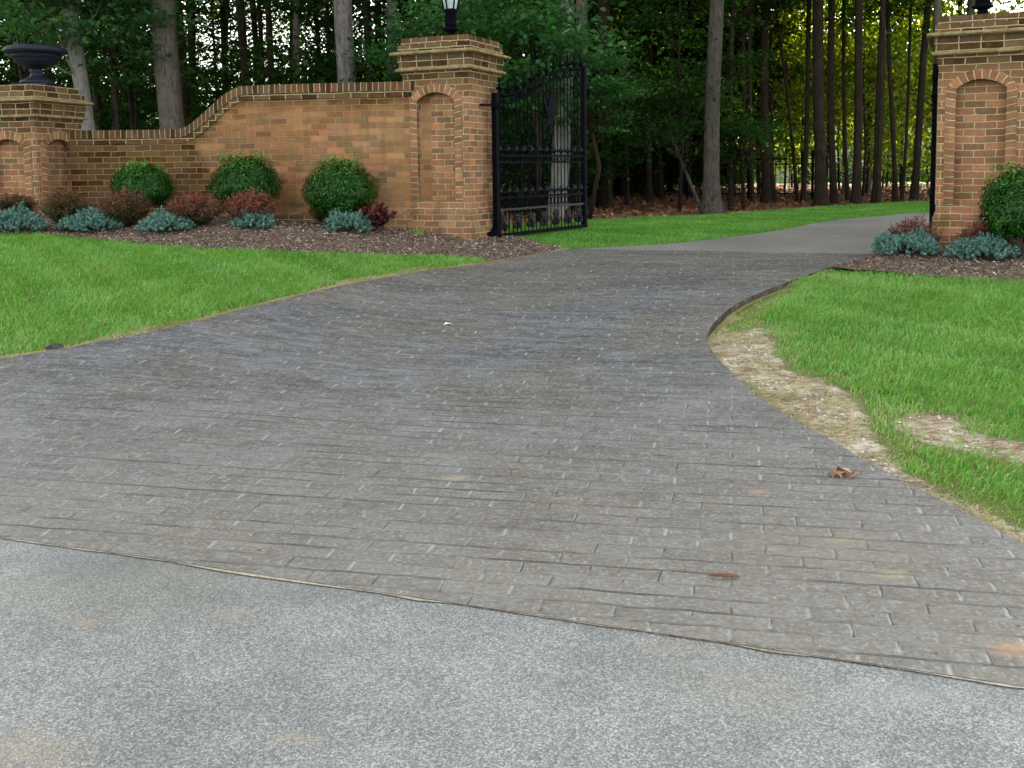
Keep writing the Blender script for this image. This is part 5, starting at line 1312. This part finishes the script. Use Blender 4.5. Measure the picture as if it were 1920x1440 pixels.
# ------------------------------------------------------------------ iron fence, house, hedge in the woods
fx0, fx1, fy = at(1290, 29), at(1545, 27.5), 28
fz = hz(7, 28) - .05
t = empty('iron_fence', (fx0, 29, fz), 'black iron picket fence half hidden behind the dark trunks', 'fence', None, math.atan2(-1.5, fx1 - fx0))
FL = math.hypot(fx1 - fx0, 1.5)
for zz in (.18, 1.0, 1.14):
    b = MB(); b.box((0, -.015, zz), (FL, .015, zz + .035)); b.build('rail', M['iron'], t)
k = 0; q = 0.0
while q <= FL:
    b = MB()
    if k % 14 == 0: b.box((q - .035, -.035, 0), (q + .035, .035, 1.35)); b.box((q - .045, -.045, 1.35), (q + .045, .045, 1.38)); b.build('post', M['iron'], t)
    elif k < 100: b.tube([(q, 0, .08), (q, 0, 1.18), (q, 0, 1.26)], [.009, .009, .001], 4); b.build('picket', M['iron'], t)
    k += 1; q += .125

def house(name, x, y, rz, W, Dp, H, label, mat, roofh, wins, cat='house'):
    t = empty(name, (x, y, hz(x, y) - .05), label, cat, None, rz)
    b = MB(); b.box((-W / 2, 0, 0), (W / 2, Dp, H)); b.build('wall', M[mat], t)
    b = MB(); e = .5
    b.face([(-W/2-e, -e, H-.1), (W/2+e, -e, H-.1), (W/2+e, Dp/2, H+roofh), (-W/2-e, Dp/2, H+roofh)]); b.face([(W/2+e, Dp+e, H-.1), (-W/2-e, Dp+e, H-.1), (-W/2-e, Dp/2, H+roofh), (W/2+e, Dp/2, H+roofh)])
    b.face([(-W/2-e, -e, H-.2), (-W/2-e, Dp+e, H-.2), (W/2+e, Dp+e, H-.2), (W/2+e, -e, H-.2)]); b.face([(-W/2-e,-e,H-.2),(W/2+e,-e,H-.2),(W/2+e,-e,H-.1),(-W/2-e,-e,H-.1)])
    for sx in (-1, 1): b.face([(sx*(W/2+e), -e, H-.1), (sx*(W/2+e), Dp+e, H-.1), (sx*(W/2+e), Dp/2, H+roofh)])
    b.build('roof', M['shingle'], t)
    for wx_, wz, ww, wh in wins:
        b = MB(); b.box((wx_-ww/2-.1, -.06, wz-.1), (wx_+ww/2+.1, -.004, wz+wh+.1)); f_ = b.build('window', M['white'], t)
        b = MB()
        for i in (0, 1):
            for j in (0, 1): b.box((wx_-ww/2+i*(ww/2+.02), -.075, wz+j*(wh/2+.02)), (wx_-.02+i*(ww/2+.02)+0*ww, -.062, wz+wh/2-.02+j*(wh/2+.02)))
        b.build('pane', M['glass'], f_)
    b = MB(); b.box((-.55, -.07, 0), (.55, -.004, 2.2)); d_ = b.build('door', M['white'], t)
    return t
house('house', at(1700, 72), 72, R(6), 13, 9, 6, 'pale two storey house glimpsed between trunks left of the right pillar', 'siding', 3.2, [(-4.5, .9, 1.2, 1.6), (-2.3, .9, 1.2, 1.6), (2.5, .9, 1.2, 1.6), (4.7, .9, 1.2, 1.6), (-4.5, 3.7, 1.1, 1.5), (-2.3, 3.7, 1.1, 1.5), (0, 3.7, 1.1, 1.5), (2.5, 3.7, 1.1, 1.5), (4.7, 3.7, 1.1, 1.5)])
house('outbuilding', at(1472, 58), 58, R(-8), 3.2, 4, 2.2, 'small white outbuilding glimpsed above the iron fence', 'white', 1.3, [(-1.0, .9, .6, .8), (1.0, .9, .6, .8)], 'shed')
t = empty('hedge', (at(1690, 50), 50, hz(15, 50) - .05), 'clipped dark hedge across the far lawn near the house', 'hedge')
gh = np.random.default_rng(5); P = gh.uniform(-1, 1, (16000, 3)) * np.array([5.5, .6, .5]) + np.array([0, 0, .55]); P[:, 2] += .05 * np.sin(P[:, 0] * 3)
link('foliage', leaves(P, .09, M['conifer'], 'foliage', .6, .2, None, 3), t)

# ------------------------------------------------------------------ small things lying about
def lay(px, py, dz=.015):
    x, y = G(px, py); return x, y, hz(x, y) + dz
x, y, z = lay(1358, 1090); b = MB(); b.tube([(-.055, .006, .008), (-.02, 0, .011), (.02, -.004, .010), (.055, -.006, .008)], [.004, .007, .008, .004], 7)
tag(b.build('bark_stick', M['stick'], None, True, (x, y, z)), 'short reddish brown stick lying on the stamped driveway', 'stick')
x, y, z = lay(1577, 898); gg = np.random.default_rng(3); P = gg.normal(size=(60, 3)) * np.array([.028, .022, .007]) + np.array([0, 0, .014])
tag(link('dead_leaf_clump', leaves(P, .045, M['litter'], 'dead_leaf_clump', .25, .2, None, 4), None, (x, y, z)), 'small clump of brown dead pine needles on the driveway near the right lawn', 'leaf clump')
x, y, z = lay(838, 612); b = MB(); b.face([(-.03, -.02, .0), (.01, -.024, .012), (.034, .014, .004), (-.01, .022, .016)]); b.face([(.01, -.024, .012), (.05, -.01, .002), (.034, .014, .004)])
tag(b.build('paper_scrap', M['scrap'], None, False, (x, y, z)), 'small white paper scrap on the far part of the driveway', 'litter')
def rock(px, py, s, label, mat, seed):
    x, y, z = lay(px, py, 0); bm = bmesh.new(); bmesh.ops.create_icosphere(bm, subdivisions=2, radius=1); gg = np.random.default_rng(seed)
    for v in bm.verts:
        k = 1 + .18 * math.sin(v.co.x * 4 + seed) * math.cos(v.co.y * 3.3) + gg.normal() * .04; v.co *= k; v.co.x *= s[0]; v.co.y *= s[1]; v.co.z *= s[2]
    me = bpy.data.meshes.new('rock'); bm.to_mesh(me); bm.free(); me.materials.append(M[mat]); o = link('rock', me, None, (x, y, z + s[2] * .5)); tag(o, label, 'rock')
rock(102, 655, (.07, .05, .03), 'dark rock at the left edge of the driveway', 'plastic', 1)
rock(286, 418, (.13, .10, .06), 'grey stone between two shrubs on the left mulch', 'stone', 2)
x, y = at(1752, 10.62), 10.62; z = float(MZ2(np.array([x]), np.array([y]))[0])
t = empty('flower_pot', (x, y, z), 'small dark plastic pot standing at the foot of the right pillar', 'pot')
b = MB(); b.lathe([(.04, 0), (.052, .02), (.064, .17), (.060, .175), (.045, .03)], 20); b.build('body', M['plastic'], t, True)
b = MB(); b.lathe([(.065, .17), (.072, .172), (.072, .195), (.062, .197), (.060, .175)], 20); b.build('rim', M['plastic'], t, True)
# grit and leaf scraps blown over the drive and the street
gd = np.random.default_rng(31); xs_, ys_ = [], []
for line in (LEs, RE):
    ln = np.array(line)
    for q in range(170):
        i_ = gd.integers(0, len(ln) - 1); p_ = ln[i_] + (ln[i_ + 1] - ln[i_]) * gd.random() + gd.normal(size=2) * .11; xs_.append(p_[0]); ys_.append(p_[1])
xr, yr = sample(apron, 260, 32); xs_ = np.r_[xs_, xr]; ys_ = np.r_[ys_, yr]
kk = inpoly(xs_, ys_, apron) & view_ok(xs_, ys_); xs_, ys_ = xs_[kk], ys_[kk]
chips('leaf_scraps', xs_, ys_, TOP(xs_, ys_) + .004, .013, .5, M['litter'], 'tiny scraps of dead leaf and bark scattered on the stamped driveway', 'leaf litter', 33, gd.random(len(xs_)), up=2.0)
xr, yr = sample([(-3.2, 1.9), (3, .9), (3.0, 2.4), (-3.2, 4.3)], 260, 34)
kk = view_ok(xr, yr) & ((xr - SE0.x) * SN[0] + (yr - SE0.y) * SN[1] < -.02); xr, yr = xr[kk], yr[kk]
chips('street_grit', xr, yr, np.full(len(xr), -.597), .007, .7, M['pebble'], 'loose grit and crumbs of stone on the grey street', 'grit', 35, gd.random(len(xr)), up=2.0)
# tufts of weeds in the mulch
for (px, py, lab) in ((377, 432, 'thin pale weed tuft in the mulch before the broad barberry'), (783, 445, 'small green weed tuft in the mulch below the middle pillar')):
    x, y = G(px, py, .08); n_ = 45; gg = np.random.default_rng(px); xx = x + gg.normal(size=n_) * .04; yy = y + gg.normal(size=n_) * .03
    o = blades('weed_tuft', xx, yy, MZ(xx, yy), np.clip(gg.uniform(.04, .14, n_), .02, .2), np.full(n_, .005), gg.uniform(.4, .72, n_), px, lab); o['kind'] = 'thing'; o['category'] = 'weed'
